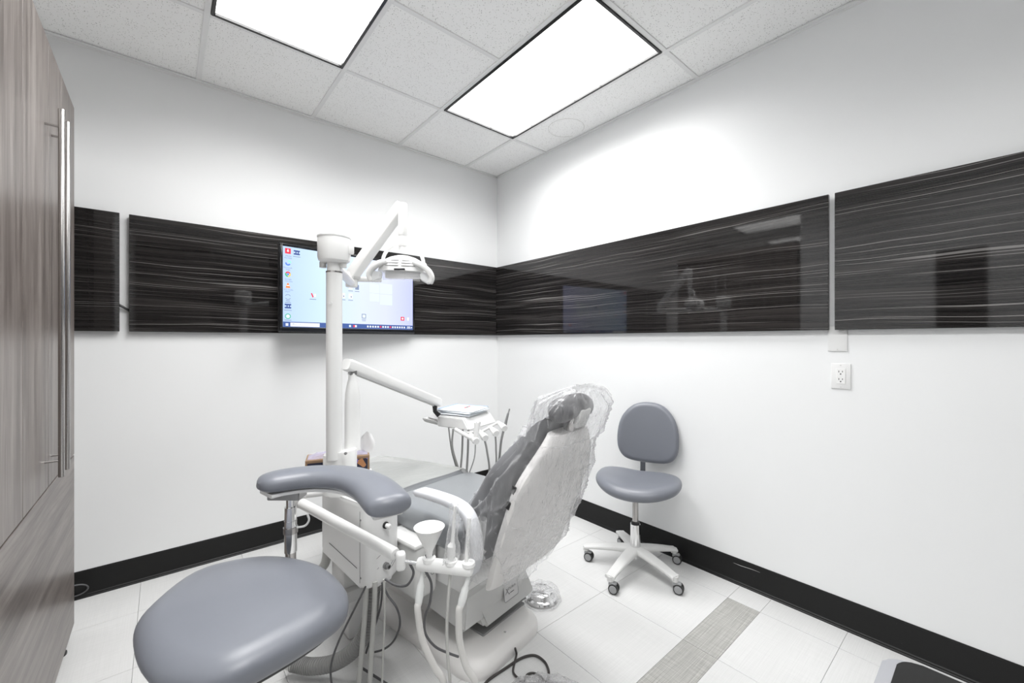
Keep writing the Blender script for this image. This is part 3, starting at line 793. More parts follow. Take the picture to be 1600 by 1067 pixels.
# pole, mount and head
PX, PY = .520, 1.719
mo = [(x, y) for x, y in rrect(.130, .082, .040, 8)]
rzp = math.atan2(-sY, cY)
Mm = Matrix.Translation((.545, 1.726, 0)) @ Matrix.Rotation(-YAW, 4, 'Z')
mb = MB(); mb.prism(mo, .672, .845, .006, 2, Mm)
for v in mb.bm.verts:
    if v.co.z > .8:
        lx = (Mm.inverted() @ v.co).x; v.co.z += .012 * math.sin(lx * 18)
mount = mb.build('pole_mount', WHITE, unit)
pm = at(540.5, 708, 1.607); MB().cyl(pm, pm - V(sY, cY, 0) * .006, .0055, seg=12).build('screw', MGREY, mount)
MB().cyl((PX, PY, .82), (PX, PY, 1.560), .0302, seg=32).build('pole', WHITE, unit)
MB().cyl((PX, PY, 1.560), (PX, PY, 1.566), .031, seg=32).build('pole_collar', STEEL, unit)
MB().cyl((PX, PY, 1.566), (PX, PY, 1.62), .027, seg=32).build('pole_neck', WHITE, unit)
head = MB().lathe((PX, PY, 1.60), [(0, 0), (.046, 0), (.058, .008), (.0615, .022), (.062, .090), (.0605, .096), (.0630, .099), (.0630, .104), (.055, .112), (.03, .116), (0, .117)], 40)
for v in head.bm.verts: v.co = Vector((PX + (v.co.x - PX) * 1.0, PY + (v.co.y - PY) * 1.0, v.co.z))
hd = head.build('pole_head', WHITE, unit)
for dx in (-.045, .036):
    q = V(PX, PY, 1.600) + V(cY, -sY, 0) * dx; MB().cyl(q - V(0, 0, .018), q + V(0, 0, .004), .013, seg=16).build('cable_lug', GPLAS, hd)
q = V(PX, PY, 1.655) + V(cY, -sY, 0) * .066; MB().box(q, (.024, .018, .04), .005, 2).build('latch', WHITE, hd)
p = at(517, 473, 1.617); MB().cyl(p, p + V(-sY, -cY, 0) * .004, .006, seg=14).build('pole_button', WPLAS, unit)
# rear shelf for tissues
MB().box((.612, 1.962, .662), (.30, .16, .012), .004, 1, Matrix.Rotation(-YAW + .38, 4, 'Z')).build('rear_shelf', WPLAS, unit)
MB().box((.575, 1.90, .61), (.05, .12, .10), .006, 1).build('shelf_bracket', WPLAS, unit)

# ------------------------------------------------------------------ tissue box on the shelf
def f_floral(nt, b):
    v = coords(nt, (1, 1, 1)); vo = N(nt, 'ShaderNodeTexVoronoi'); vo.inputs['Scale'].default_value = 38; nt.links.new(v, vo.inputs['Vector'])
    sp = N(nt, 'ShaderNodeSeparateColor'); nt.links.new(vo.outputs['Color'], sp.inputs[0])
    c = ramp(nt, sp.outputs[0], [(.0, (.010, .012, .035)), (.45, (.012, .014, .04)), (.46, (.60, .58, .75)), (.62, (.62, .6, .78)), (.63, (.45, .20, .08)), (.78, (.05, .12, .10)), (.79, (.20, .14, .45)), (1, (.85, .8, .85))])
    for n in nt.nodes:
        if n.type == 'VALTORGB': n.color_ramp.interpolation = 'CONSTANT'
    nt.links.new(c, b.inputs['Base Color'])
tb = thing('tissue_box', 'floral tissue box with brown border and a pulled up white tissue, behind the pole', 'tissue box', (.612, 1.962, .668), -YAW + .38)
MB().box((0, 0, .050), (.265, .115, .100), .002, 1).build('carton', mat('kraft_brown', (.30, .19, .11), .6), tb, local=True)
for y in (-.0585, .0585): MB().box((0, y, .047), (.247, .0012, .082)).build('floral_face', mat('floral_print', rough=.5, fn=f_floral), tb, local=True, smooth=False)
rows = [[(-.125 + .25 * i / 14, -.045 + .09 * j / 8, .1015 + .016 * (1 - ((i - 7) / 7) ** 4) * (1 - ((j - 4) / 4) ** 4) + .004 * noise.noise(Vector((i * .7, j * .7, 1)))) for i in range(15)] for j in range(9)]
MB().loft([[Vector(p) for p in r] for r in rows], closed=False).build('window_film', film('lilac_film', .35, (.62, .60, .80), .2, 40, .6), tb, local=True)
rows = []
for j in range(9):
    f = j / 8; wd = .022 + .085 * math.sin(math.pi * min(1, .15 + f * .72)) * (1 - f * .55)
    rows.append([Vector((.090 + .03 * f + wd * (i / 10 - .5) * 1.3, .012 * math.sin(i * 1.1 + f * 3) * (1 - .5 * f), .098 + .080 * f + .02 * (1 - abs(i / 5 - 1.2)) * f)) for i in range(11)])
MB().loft(rows, closed=False).build('tissue', mat('tissue_paper', (.88, .88, .88), .9), tb, local=True, ang=180)

# ------------------------------------------------------------------ operating lamp
lamp = thing('operating_lamp', 'white dental operating lamp on a bent arm above the chair', 'dental lamp', (PX, PY, 1.58))
J1 = V(.765, 2.235, 1.615); PK = V(.883, 1.872, 1.925); HD = V(.850, 1.795, 1.640)
MB().tube([V(PX, PY, 1.590) + (J1 - V(PX, PY, 1.615)).normalized() * .02, V(J1.x, J1.y, 1.598)], .020, 16).build('fixed_arm', WHITE, lamp)
MB().rod(V(J1.x, J1.y, 1.575), V(J1.x, J1.y, 1.655), .031, .25).build('arm_joint', WHITE, lamp)
dr = (PK - J1).normalized(); sd = dr.cross(Vector((0, 0, 1))).normalized(); up2 = sd.cross(dr)
fa = MB()
prof = rrect(.050, .062, .006, 3)
rings = [[J1 + V(0, 0, .02) + dr * (PK - J1).length * t + sd * a * k + up2 * b * k for a, b in prof] for t, k in ((.0, .92), (.03, 1), (.12, 1), (.88, .95), (.985, .9), (1.0, .8))]
fx = fa.loft(rings).build('spring_arm', WHITE, lamp)
pz = J1 + dr * .03 + up2 * -.006; 
MB().cyl(pz - sd * .024, pz + sd * .024, .016, seg=16).build('pivot_pin', GPLAS, fx)
MB().rod(J1 + V(.01, 0, .004), J1 + V(.135, -.075, .004), .0135, .4).build('stub_bar', WHITE, lamp)
MB().rod(PK + V(0, -.004, .030), PK + V(0, -.004, -.13), .0215, .3).build('drop_tube', WHITE, lamp)
MB().cyl(PK + V(0, -.004, -.128), PK + V(0, -.004, -.20), .0185, seg=20).build('swivel', WPLAS, lamp)
e1 = V(cY, -sY, 0); e2 = V(sY, cY, 0)           # lamp faces along the chair, broadside to the camera
e1 = (e1 + V(0, 0, -.04)).normalized()
HC = PK + V(-.006, -.02, -.285)
def LM(a, b, c): return HC + e1 * a + e2 * b + V(0, 0, c)
yk = MB(); yk.tube([LM(.098 * math.cos(a), 0, .020 + .095 * math.sin(a)) for a in [math.pi * k / 20 for k in range(21)]], .0085, 10); yk.build('yoke', WHITE, lamp)
for sx in (-1, 1): MB().box(LM(sx * .100, 0, .012), (.022, .03, .03), .005, 2, Matrix.Rotation(-YAW, 4, 'Z')).build('yoke_lug', WHITE, lamp)
# domed body
bd = MB(); rings = []
for k in range(9):
    f = k / 8; z = -.022 + .078 * f; w_ = .118 * math.sqrt(max(.02, 1 - (f * .97) ** 2)) if f > 0 else .118; d_ = .062 * math.sqrt(max(.05, 1 - (f * .93) ** 2))
    rings.append([LM(w_ * math.copysign(abs(math.cos(a)) ** .8, math.cos(a)), d_ * math.copysign(abs(math.sin(a)) ** .8, math.sin(a)), z) for a in [2 * math.pi * i / 36 for i in range(36)]])
lb = bd.loft(rings).build('lamp_body', WHITE, lamp)
for z, wd in ((.026, .040), (.013, .055), (.000, .064)):
    f_ = (z + .022) / .078; W2 = .118 * math.sqrt(1 - (f_ * .97) ** 2); D2 = .062 * math.sqrt(1 - (f_ * .93) ** 2)
    for sx in (-1, 1):
        def bx(t):
            a = .006 + wd * t; ca = min(1, a / W2) ** 1.25; return LM(sx * a, -(D2 + .0004) * (1 - ca * ca) ** .4, z)
        MB().tube([bx(k / 6) for k in range(7)], [.0016, .0026, .0026, .0024, .0021, .0017, .0010], 6).build('vent_slot', MGREY, lb)
MB().box(LM(0, -.0625, -.018), (.050, .010, .008), .001, 1, Matrix.Rotation(-YAW, 4, 'Z')).build('switch', BLACK, lamp)
sh_ = MB(); rows = []
rows = [[LM(-.088 + .176 * i / 16, -.050 + .018 * ((i - 8) / 8) ** 2 + .0 * j, -.022 - .045 * j / 5) for i in range(17)] for j in range(6)]
sh_.loft(rows, closed=False).build('clear_shield', GLASSY, lamp)
MB().box(LM(0, .01, -.036), (.17, .05, .030), .008, 2, Matrix.Rotation(-YAW, 4, 'Z')).build('reflector', mat('reflector', (.75, .75, .76), .25, metal=.4), lamp)
for sx in (-1, 1):
    path = spline([LM(sx * .060, -.050, .020), LM(sx * .100, -.054, .006), LM(sx * .132, -.052, -.018), LM(sx * .146, -.046, -.048), LM(sx * .138, -.040, -.076)], 5)
    hb_ = MB(); rings = []
    for i, p in enumerate(path):
        f = i / (len(path) - 1); t_ = (path[min(i + 1, len(path) - 1)] - path[max(i - 1, 0)]).normalized(); q_ = e2; n_2 = t_.cross(q_).normalized()
        hw2 = .022 - .004 * f; ht2 = (.010 + .003 * math.sin(math.pi * f)) * (.6 if i in (0, len(path) - 1) else 1)
        rings.append([p + q_ * a + n_2 * b for a, b in rrect(2 * hw2, 2 * ht2, ht2 * .7, 3)])
    hb_.loft(rings).build('handle', WHITE, lamp)
    fl_ = MB(); pts_ = [(.090, -.030), (.132, -.026), (.142, -.072), (.128, -.080), (.094, -.062)]
    fl_.loft([[LM(sx * a, -.050, c) for a, c in pts_], [LM(sx * a, -.020, c) for a, c in pts_]]); bmesh.ops.bevel(fl_.bm, geom=fl_.bm.edges[:], offset=.004, segments=2, affect='EDGES')
    fl_.build('handle_flap', mat('frosted_flap', (.78, .79, .80), .3), lamp)

# ------------------------------------------------------------------ delivery unit: arm, tray, holders
dlv = thing('delivery_unit', 'white instrument delivery tray on a sloping arm beyond the chair seat', 'instrument tray', (.60, 1.74, .84))
QX, QY = .600, 1.742
col_ = MB().lathe((QX, QY, .838), [(0, 0), (.0325, 0), (.0325, .002), (.031, .006), (.031, .195), (.0290, .235), (.022, .275), (.0165, .295), (.0155, .318), (0, .320)], 28)
col_.build('arm_column', WHITE, dlv)
A0 = V(QX - .03, QY - .01, 1.195); A1 = V(1.205, 2.085, .935)
d_ = (A1 - A0).normalized(); s_2 = d_.cross(V(0, 0, 1)).normalized(); u2 = s_2.cross(d_)
rings = [[A0 + d_ * (A1 - A0).length * t + s_2 * a + u2 * b for a, b in rrect(.046 * k, .050 * k, .012, 4)] for t, k in ((0, .9), (.02, 1), (.98, 1), (1.0, .9))]
arm = MB().loft(rings).build('sloping_arm', WHITE, dlv)
MB().tube([A0 + d_ * .05 - u2 * .0262, A1 - d_ * .02 - u2 * .0262], .004, 6).build('arm_underside', GPLAS, arm)
MB().box(V(QX, QY, 1.158), (.03, .03, .022), .004, 1).build('arm_pivot', DKSTEEL, dlv)
p1 = A1 - d_ * .035 - u2 * .02
MB().tube([p1, p1 + V(.0, 0, -.035), p1 + V(.02, -.01, -.06)], [.015, .012, .014], 10).build('arm_knuckle', BLACK, dlv)
TB, TA, TC = V(1.272, 1.874, 0), V(1.187, 2.221, 0), V(1.528, 1.959, 0); TD = TA + TC - TB
ex = (TC - TB).normalized(); ey = V(-ex.y, ex.x, 0); LXT, LYT = .27, .355
def T(a, b, z): return TB + ex * a + ey * b + V(0, 0, z)
mb = MB()
lo4 = [T(.0, .0, .800), T(LXT, 0, .800), T(LXT, LYT * .66, .800), T(0, LYT * .66, .800)]
hi4 = [T(.005, .045, .862), T(LXT - .005, .045, .862), T(LXT - .005, LYT * .66, .862), T(.005, LYT * .66, .862)]
mb.loft([lo4, hi4]); bmesh.ops.bevel(mb.bm, geom=mb.bm.edges[:], offset=.006, segments=2, affect='EDGES'); mb.build('tray_housing', WPLAS, dlv)
mb = MB(); lo4 = [T(.01, LYT * .60, .800), T(LXT - .01, LYT * .60, .800), T(LXT - .03, LYT, .806), T(.03, LYT, .806)]; hi4 = [T(.0, LYT * .60, .826), T(LXT, LYT * .60, .826), T(LXT - .01, LYT + .01, .832), T(.01, LYT + .01, .832)]
mb.loft([lo4, hi4]); bmesh.ops.bevel(mb.bm, geom=mb.bm.edges[:], offset=.006, segments=2, affect='EDGES'); mb.build('tray_rear_pan', GPLAS, dlv)
mb = MB(); lo4 = [T(.0, LYT * .60, .828), T(LXT, LYT * .60, .828), T(LXT - .03, LYT - .01, .833), T(.03, LYT - .01, .833)]; hi4 = [T(.02, LYT * .60, .862), T(LXT - .02, LYT * .60, .862), T(LXT - .05, LYT - .06, .880), T(.05, LYT - .06, .880)]
mb.loft([lo4, hi4]); bmesh.ops.bevel(mb.bm, geom=mb.bm.edges[:], offset=.008, segments=2, affect='EDGES'); mb.build('tray_rear_cover', WPLAS, dlv)
MB().box(T(.02, .02, .793), (.40, .0, 0) if False else (.012, .012, .022), .002, 1).build('tray_foot', GPLAS, dlv)
# holder bar and four holders
hb0, hb1 = at(712, 671, 2.28), at(742, 688, 2.14)
MB().tube([hb0, hb1], .011, 10).build('holder_arm', WHITE, dlv)
HP = [at(743, 688, 2.13), at(757, 683, 2.17), at(774, 676, 2.22), at(787, 668, 2.27)]
back = [p + V(.02, .075, .015) for p in HP]
MB().tube([hb0.lerp(hb1, .55) + V(0.02, .02, .006), back[1] + V(0, -.02, 0), back[3]], .008, 8).build('holder_rail', GPLAS, dlv)
for p, q in zip(HP, back):
    mb = MB(); mb.tube([q, q.lerp(p, .45), p, p + (p - q).normalized() * .015], [.010, .014, .020, .017], 14); mb.build('instrument_holder', WHITE, dlv)
# hoses from the holders and the tray underside, falling behind the seat
def hose(pts, r, m, name='hose', parent=dlv, n=8, seg=8): return MB().tube(spline(pts, n), r, seg).build(name, m, parent)
low = V(1.25, 2.02, .50)
D_ = 2.30
for (xa, ya, xb, yb, xc, yc, rr_, dd) in ((701, 668, 706, 705, 716, 745, .0042, 2.33), (708, 670, 707, 700, 719, 745, .0055, 2.30), (723, 671, 722, 705, 719, 745, .0055, 2.28), (732, 671, 731, 705, 729, 745, .0060, 2.26)):
    a, b, c = at(xa, ya, dd), at(xb, yb, dd), at(xc, yc, dd)
    hose([a, b, c, c + V(0, 0, -.15), c + V(-.05, .05, -.35)], rr_, HOSEG)
for p, (xb, yb, xc, yc), rr_ in zip(HP, ((741, 716, 731, 745), (761, 705, 764, 742), (775, 700, 774, 735), (783, 690, 778, 728)), (.0030, .0055, .0048, .0065)):
    dd = p.x * sY + p.y * cY
    q0 = p + V(0, 0, -.012); b, c = at(xb, yb, dd), at(xc, yc, dd + .02)
    hose([q0, b, c, c + V(-.04, .04, -.16), c + V(-.16, .16, -.34)], rr_, HOSEG)
# instruments resting in holders
sy_ = thing('air_water_syringe', 'white air water syringe standing in the tray front holder', 'dental syringe', HP[0])
p = HP[0]; MB().tube([p + V(0, 0, -.01), p + V(.008, .004, .04), p + V(.018, .008, .085)], [.010, .014, .017], 12).build('barrel', WHITE, sy_)
MB().tube([p + V(.018, .008, .082), p + V(.030, .006, .092)], [.012, .010], 10).build('trigger', GPLAS, sy_)
hp_ = thing('handpiece', 'thin metal handpiece sticking up from the rightmost tray holder', 'handpiece', HP[3])
p = HP[3]; MB().tube([p + V(.005, 0, -.012), p + V(.018, .0, .035), p + V(.032, 0, .075)], [.009, .0075, .006], 12).build('grip', DKSTEEL, hp_)
MB().tube([p + V(.032, 0, .075), p + V(.042, 0, .098)], [.004, .0045], 8).build('tip', MGREY, hp_)
# paper pouches on the tray
def pouch(a, b, z, rot, label, w_=.20, l_=.225, ink=False):
    c = T(a, b, z)
    t = thing('sterile_pouch', label, 'pouch', c, math.atan2(ex.y, ex.x) + rot, 'paper pouches on the delivery tray')
    rows = [[Vector((-w_ / 2 + w_ * i / 10, -l_ / 2 + l_ * j / 12, .006 * (1 - (2 * i / 10 - 1) ** 4) * (1 - (2 * j / 12 - 1) ** 4) + .0025 * noise.noise(Vector((i * .6, j * .6, z * 90))))) for i in range(11)] for j in range(13)]
    mb = MB(); mb.loft(rows, closed=False)
    o = mb.build('envelope', mat('pouch_paper', (.84, .88, .92), .5), t, local=True)
    so_ = o.modifiers.new('thick', 'SOLIDIFY'); so_.thickness = .004; so_.offset = -1
    MB().box((0, l_ / 2 - .012, .004), (w_ * .98, .010, .0012)).build('blue_seal', mat('seal_blue', (.35, .50, .72), .5), t, local=True, smooth=False)
    MB().box((w_ / 2 - .008, 0, .003), (.010, l_ * .95, .0012)).build('blue_seal', mat('seal_blue'), t, local=True, smooth=False)
    if ink:
        for k, m_ in enumerate((mat('print_red', (.7, .08, .10), .6), GREYTXT, mat('print_red'))):
            MB().box((-.005 + .024 * (k - 1), -.03, .0098), (.018, .010, .0010)).build('print_mark', m_, t, local=True, smooth=False)
pouch(.125, .150, .868, .10, 'bottom paper pouch of the stack on the delivery tray')
pouch(.135, .145, .880, .02, 'middle paper pouch of the stack on the delivery tray', .21, .23)
pouch(.140, .150, .892, .12, 'top paper pouch with red print on the delivery tray', .215, .235, True)

# ------------------------------------------------------------------ assistant arm with funnel and suction hoses
asst = thing('assistant_station', 'white tubular assistant arm with holder bar, in front of the support unit', 'dental arm', (.566, 1.23, .60))
a0, a1 = at(471, 786, 1.605), at(618, 866, 1.335)
MB().rod(a0, a1, .0190, .25, 24).build('arm_tube', WHITE, asst)
da = (a1 - a0).normalized()
MB().tube([a0 - da * .005, a0 - da * .012], .0215, 20).build('end_ring', GPLAS, asst)
MB().tube([a0 - da * .01, a0 - da * .035, a0 + V(.03, .06, .01), V(PX + .02, PY + .03, a0.z + .02)], .015, 12).build('pivot_link', WPLAS, asst)
MB().cyl(a1 - da * .002, a1 + da * .03, .0055, seg=12).build('spindle', CHROME, asst)
kc = at(626, 876, 1.30)
MB().box(kc, (.030, .034, .056), .010, 3, Matrix.Rotation(-YAW + .3, 4, 'Z')).build('knuckle_block', WHITE, asst)
h0, h1 = at(652, 880, 1.286), at(739, 890, 1.25)
MB().cyl(kc, h0, .006, seg=12).build('spindle', CHROME, asst)
bar = MB().rod(h0, h1, .0205, .55, 24).build('holder_bar', WHITE, asst)
dh = (h1 - h0).normalized()
for f in (.22, .62, .92):
    q = h0.lerp(h1, f); MB().lathe(q + V(0, 0, .012), [(0, 0), (.021, 0), (.020, .010), (.012, .0125), (0, .0125)], 18).build('holder_socket', WHITE, bar)
def hang(pts, r, m, name, parent): return MB().tube(spline(pts, 9), r, 10).build(name, m, parent)
# funnel
fb = h0.lerp(h1, .22)
fn = thing('funnel', 'white plastic suction funnel standing on the holder bar', 'funnel', fb + V(0, 0, .02))
q = fb + V(0, 0, .022)
MB().lathe(q, [(.0, 0), (.010, 0), (.010, .018), (.046, .094), (.0475, .0955), (.0455, .094), (.0085, .020), (.0085, .004), (0, .004)], 36).build('cone', WHITE, fn)
MB().lathe(q, [(.0105, .001), (.013, .001), (.013, .007), (.0105, .007)], 18).build('collar', CHROME, fn)
def suction(fr, lab, px1, px2, px3, px4, tt, r, conn, name):
    b = h0.lerp(h1, fr) + V(0, 0, -.018); t = thing(name, lab, 'hose', b)
    pts = [at(*p, tt + k * .004) for k, p in enumerate((px1, px2, px3, px4))]
    if conn:
        c0, c1 = b, at(*conn, tt)
        MB().tube([c0, c0.lerp(c1, .35), c0.lerp(c1, .45), c0.lerp(c1, .8), c1], [.006, .0075, .011, .0125, .0105], 14).build('clear_connector', ICED, t)
        st = c1
    else: st = b
    e = pts[-1]
    hang([st] + ([st + (c1 - c0).normalized() * .02] if conn else []) + pts[(1 if conn else 0):] + [e + V(.015, .03, -.11), e + V(.0, .09, -.20)], r, HOSEW if conn else HOSEL, 'tube', t)
suction(.10, 'thick white suction hose hanging below the funnel', (652, 950), (660, 1000), (678, 1040), (693, 1066), 1.26, .0105, (654, 942), 'suction_hose')
suction(.93, 'thick white suction hose hanging from the free end of the holder bar', (715, 955), (718, 1000), (728, 1040), (742, 1066), 1.235, .0105, (720, 946), 'suction_hose')
suction(.60, 'thin pale hose hanging straight from the middle of the holder bar', (700, 940), (698, 985), (700, 1030), (703, 1066), 1.25, .0048, None, 'suction_hose')
# wrapped syringe and sleeved evacuator tip
q = h0.lerp(h1, .62) + V(0, 0, .02)
ws = thing('wrapped_syringe', 'air syringe in a clear plastic sleeve on the holder bar', 'dental syringe', q)
MB().tube([q, q + V(0, 0, .045), q + V(.004, 0, .055), q + V(.012, -.002, .165)], [.011, .013, .006, .0045], 12).build('body', WHITE, ws)
rings = []
for k in range(14):
    f = k / 13; rr_ = .026 - .008 * f if f < .35 else .019 - .007 * (f - .35)
    cpt = q + V(.010 * f, -.002 * f, -.004 + .175 * f)
    rings.append([cpt + V(rr_ * math.cos(a) * (1 + .2 * math.sin(3 * a + k)), rr_ * .6 * math.sin(a) * (1 + .2 * math.cos(2 * a + k * 1.3)), .004 * math.sin(4 * a)) for a in [2 * math.pi * i / 20 for i in range(20)]])
MB().loft(rings, True, False, False).build('sleeve', FILMT, ws)
q = h0.lerp(h1, .93) + V(-.008, 0.004, .018)
ev = thing('evacuator_tip', 'white evacuator tip in a square clear sleeve at the free end of the holder bar', 'suction tip', q)
MB().tube([q, q + V(.006, .001, .05), q + V(.013, .002, .135)], .0060, 14).build('tip', WHITE, ev)
rows = []
for j in range(12):
    f = j / 11; rows.append([q + V(.0, 0, .012 + .125 * f) + (e1 * (-.010 + .060 * i / 10 + .014 * f)) + e2 * (.010 * math.sin(i * .9 + f * 4) - .006) for i in range(11)])
MB().loft(rows, closed=False).build('sleeve', FILMT, ev)
rows = []
for j in range(8):
    f = j / 7; rows.append([q + V(.0, 0, .012 + .125 * f) + (e1 * (-.010 + .060 * i / 10 + .014 * f)) + e2 * (.014 + .008 * math.sin(i * .7 + f * 3)) for i in range(11)])
MB().loft(rows, closed=False).build('sleeve', FILMT, ev)
# grey control box below, with printed symbols, and the cable looping out of it
jb = thing('control_box', 'grey control box with printed symbols hanging behind the holder bar', 'control box', (.78, 1.52, .26))
kb = MB(); prof = [at(628, 905, 1.46), at(628, 950, 1.46)]
bxc = V(*(CM @ V(-.268, .275, .40)))
MB().box(bxc, (.105, .20, .20), .018, 3, Matrix.Rotation(CH_RZ + .0, 4, 'Z')).build('case', GPLAS, jb)
MB().box(bxc + V(-.005, 0, .106), (.105, .20, .02), .008, 2, Matrix.Rotation(CH_RZ + .0, 4, 'Z')).build('lid', WHITE, jb)
Rz = Matrix.Rotation(CH_RZ, 4, 'Z')
def onj(a, z, o=.1005): return bxc + Rz @ V(a, -o, z)
for (a, z, r_) in ((-.025, -.06, .008), (.025, -.015, .008)):
    MB().tube([onj(a + r_ * math.cos(t), z + r_ * math.sin(t)) for t in [2 * math.pi * k / 20 for k in range(21)]], .0008, 4).build('printed_symbol', GREYTXT, jb)
for (a, z) in ((-.025, -.038), (.025, .008)): MB().cyl(onj(a, z, .099), onj(a, z, .1010), .0025, seg=10).build('printed_symbol', GREYTXT, jb)
for k in range(6): MB().tube([onj(-.035 + .012 * (k % 3), -.010 - .010 * (k // 3)), onj(-.028 + .012 * (k % 3), -.006 - .010 * (k // 3))], .001, 4).build('printed_symbol', GREYTXT, jb)
MB().tube([onj(-.01, .082), onj(.015, .086)], .0012, 4).build('printed_symbol', GREYTXT, jb)

# ------------------------------------------------------------------ hoses and cables around the support unit
cor = thing('corrugated_hose', 'grey corrugated vacuum hose curving from the support unit to the floor', 'hose', (.55, 1.55, 0))
cp = spline([at(583, 915, 1.57), at(579, 955, 1.57), at(570, 990, 1.56), at(550, 1018, 1.55), at(520, 1036, 1.555), at(485, 1041, 1.57), at(458, 1036, 1.58)], 34)
cr = [.0285 if i % 4 in (0, 1) else .0245 for i in range(len(cp))]
MB().tube(cp, cr, 20).build('hose_body', HOSEG, cor, ang=30)
dd_ = (cp[-1] - cp[-2]).normalized(); MB().cyl(cp[-1] - dd_ * .005, cp[-1] + dd_ * .035, .026, .022).build('end_cuff', GPLAS, cor)
def cable(name, label, pts, r, m, cat='cable', n=9, seg=8):
    return setp(MB().tube(spline(pts, n), r, seg).build(name, m), label, cat)
for k, (x0, x1, x2, x3) in enumerate(((573, 571, 566, 561), (586, 585, 581, 578))):
    cable('drain_tube', ('left' if k == 0 else 'right') + ' one of two thick pale tubes dropping from the support unit', [at(x0, 908, 1.50), at(x1, 950, 1.50), at(x2, 1010, 1.50), at(x3, 1066, 1.50), at(x3 - 2, 1090, 1.50)], .0092, HOSEL, 'tube', 8, 12)
cable('pale_cord', 'thin pale cord hanging straight below the support unit right edge', [at(600, 905, 1.50), at(601, 960, 1.50), at(599, 1010, 1.50), at(597, 1066, 1.50), at(597, 1090, 1.50)], .0042, HOSEL)
cable('dark_cord', 'thin dark cord slanting left from the support unit past the corrugated hose', [at(572, 915, 1.49), at(552, 955, 1.48), at(530, 1000, 1.47), at(518, 1035, 1.46), at(517, 1060, 1.46), at(522, 1085, 1.46)], .0036, CABLE)
cable('dark_cord', 'grey cord looping right of the support unit down to the floor', [at(597, 910, 1.52), at(606, 930, 1.52), at(620, 950, 1.52), at(625, 975, 1.55), at(616, 1000, 1.60), at(600, 1014, 1.66), at(580, 1020, 1.68)], .0040, CABLE)
cable('dark_cord', 'dark cord falling behind the two pale drain tubes', [at(598, 905, 1.54), at(595, 945, 1.55), at(585, 980, 1.58), at(575, 1010, 1.62), at(572, 1020, 1.64)], .0040, CABLE)
cable('dark_cord', 'grey cord looping from the control box back under the support unit', [at(602, 905, 1.45), at(618, 914, 1.42), at(634, 915, 1.40), at(643, 905, 1.38), at(646, 893, 1.36), at(640, 880, 1.34)], .0042, CABLE)
cable('dark_cord', 'grey cord hanging from the holder bar in front of the chair base', [at(665, 892, 1.285), at(674, 912, 1.29), at(672, 940, 1.30), at(664, 965, 1.32), at(665, 990, 1.34), at(680, 1010, 1.36), at(700, 1020, 1.38), at(716, 1026, 1.40)], .0040, CABLE)
cable('dark_cord', 'grey cord lying on the floor under the drain tubes', [at(560, 1040, 1.60) * 1, V(.66, 1.42, .006), V(.70, 1.30, .006), V(.75, 1.22, .006)], .0045, CABLE)
cable('wall_hose', 'pale hose running down behind the foreground stool to the floor', [at(512, 855, 1.80), at(508, 880, 1.80), at(495, 895, 1.82), at(478, 915, 1.86), at(470, 930, 1.90)], .019, HOSEL, 'hose', 8, 12)
# floor cables behind the chair base with a bagged plug
fl = lambda px, py, z=.006: at(px, py, (CAM_H - z) * FPX / (py - HY))
cable('floor_cable', 'brown cable looping on the floor behind the chair base', [fl(752, 1076), fl(764, 1062), fl(790, 1044), fl(815, 1028), fl(835, 1024), fl(850, 1033), fl(857, 1047), fl(856, 1060), fl(850, 1075)], .0050, BROWNC)
cable('floor_cable', 'brown cable rising to the chair base edge then curling on the floor', [fl(805, 1013, .05), fl(807, 1022, .012), fl(804, 1035), fl(802, 1050), fl(810, 1060), fl(818, 1064), fl(824, 1054), fl(835, 1052), fl(848, 1060), fl(852, 1072)], .0044, BROWNC)
bgc = fl(850, 1085, .03)
bt = thing('bagged_pedal', 'dark foot switch wrapped in a crumpled clear bag at the photo bottom edge', 'foot pedal', (bgc.x, bgc.y, 0))
MB().box((bgc.x, bgc.y, .022), (.20, .10, .036), .012, 3, Matrix.Rotation(-YAW, 4, 'Z')).build('switch', MGREY, bt)
rings = []
for j in range(10):
    f = j / 9; z = .003 + .075 * math.sin(f * math.pi / 2); k_ = math.cos(f * math.pi / 2 * .96)
    rings.append([V(bgc.x, bgc.y, 0) + e1.xy.to_3d() * (.155 * k_ * math.cos(a) * (1 + .1 * noise.noise(V(a * 3, f * 5, 1)))) + e2 * (.085 * k_ * math.sin(a)) + V(0, 0, max(.003, z + .02 * noise.noise(V(math.cos(a) * 4, math.sin(a) * 4, f * 4)))) for a in [2 * math.pi * i / 40 for i in range(40)]])
MB().loft(rings, True, False, True).build('bag', FILMT, bt, ang=180)

# ------------------------------------------------------------------ rolling stool by the right wall
def caster(t, p, az, first={}):
    M = Matrix.Translation(p) @ Matrix.Rotation(az, 4, 'Z')
    if not first:
        c = MB(); c.tube([(0, .0, .050), (0, .0, .066)], .008, 10); c.box((0, .012, .046), (.032, .040, .022), .008, 2)
        h = c.build('caster_fork', TREAD, None); first['f'] = h.data; bpy.data.objects.remove(h)
        for sx in (-1, 1):
            h = MB().cyl((sx * .005, .018, .0265), (sx * .020, .018, .0265), .0265, .0245, 20).build('caster_wheel', RUBBER, None); first['w', sx] = h.data; bpy.data.objects.remove(h)
            h = MB().cyl((sx * .0195, .018, .0265), (sx * .0225, .018, .0265), .0198, .018, 20).build('caster_cap', TREAD, None); first['c', sx] = h.data; bpy.data.objects.remove(h)
    fk = bpy.data.objects.new('caster_fork', first['f']); COL.objects.link(fk); fk.parent = t; fk.matrix_parent_inverse = inv(t); fk.matrix_basis = M
    for k in ('w', 'c'):
        for sx in (-1, 1):
            o = bpy.data.objects.new('caster_wheel' if k == 'w' else 'caster_cap', first[k, sx]); COL.objects.link(o); o.parent = fk
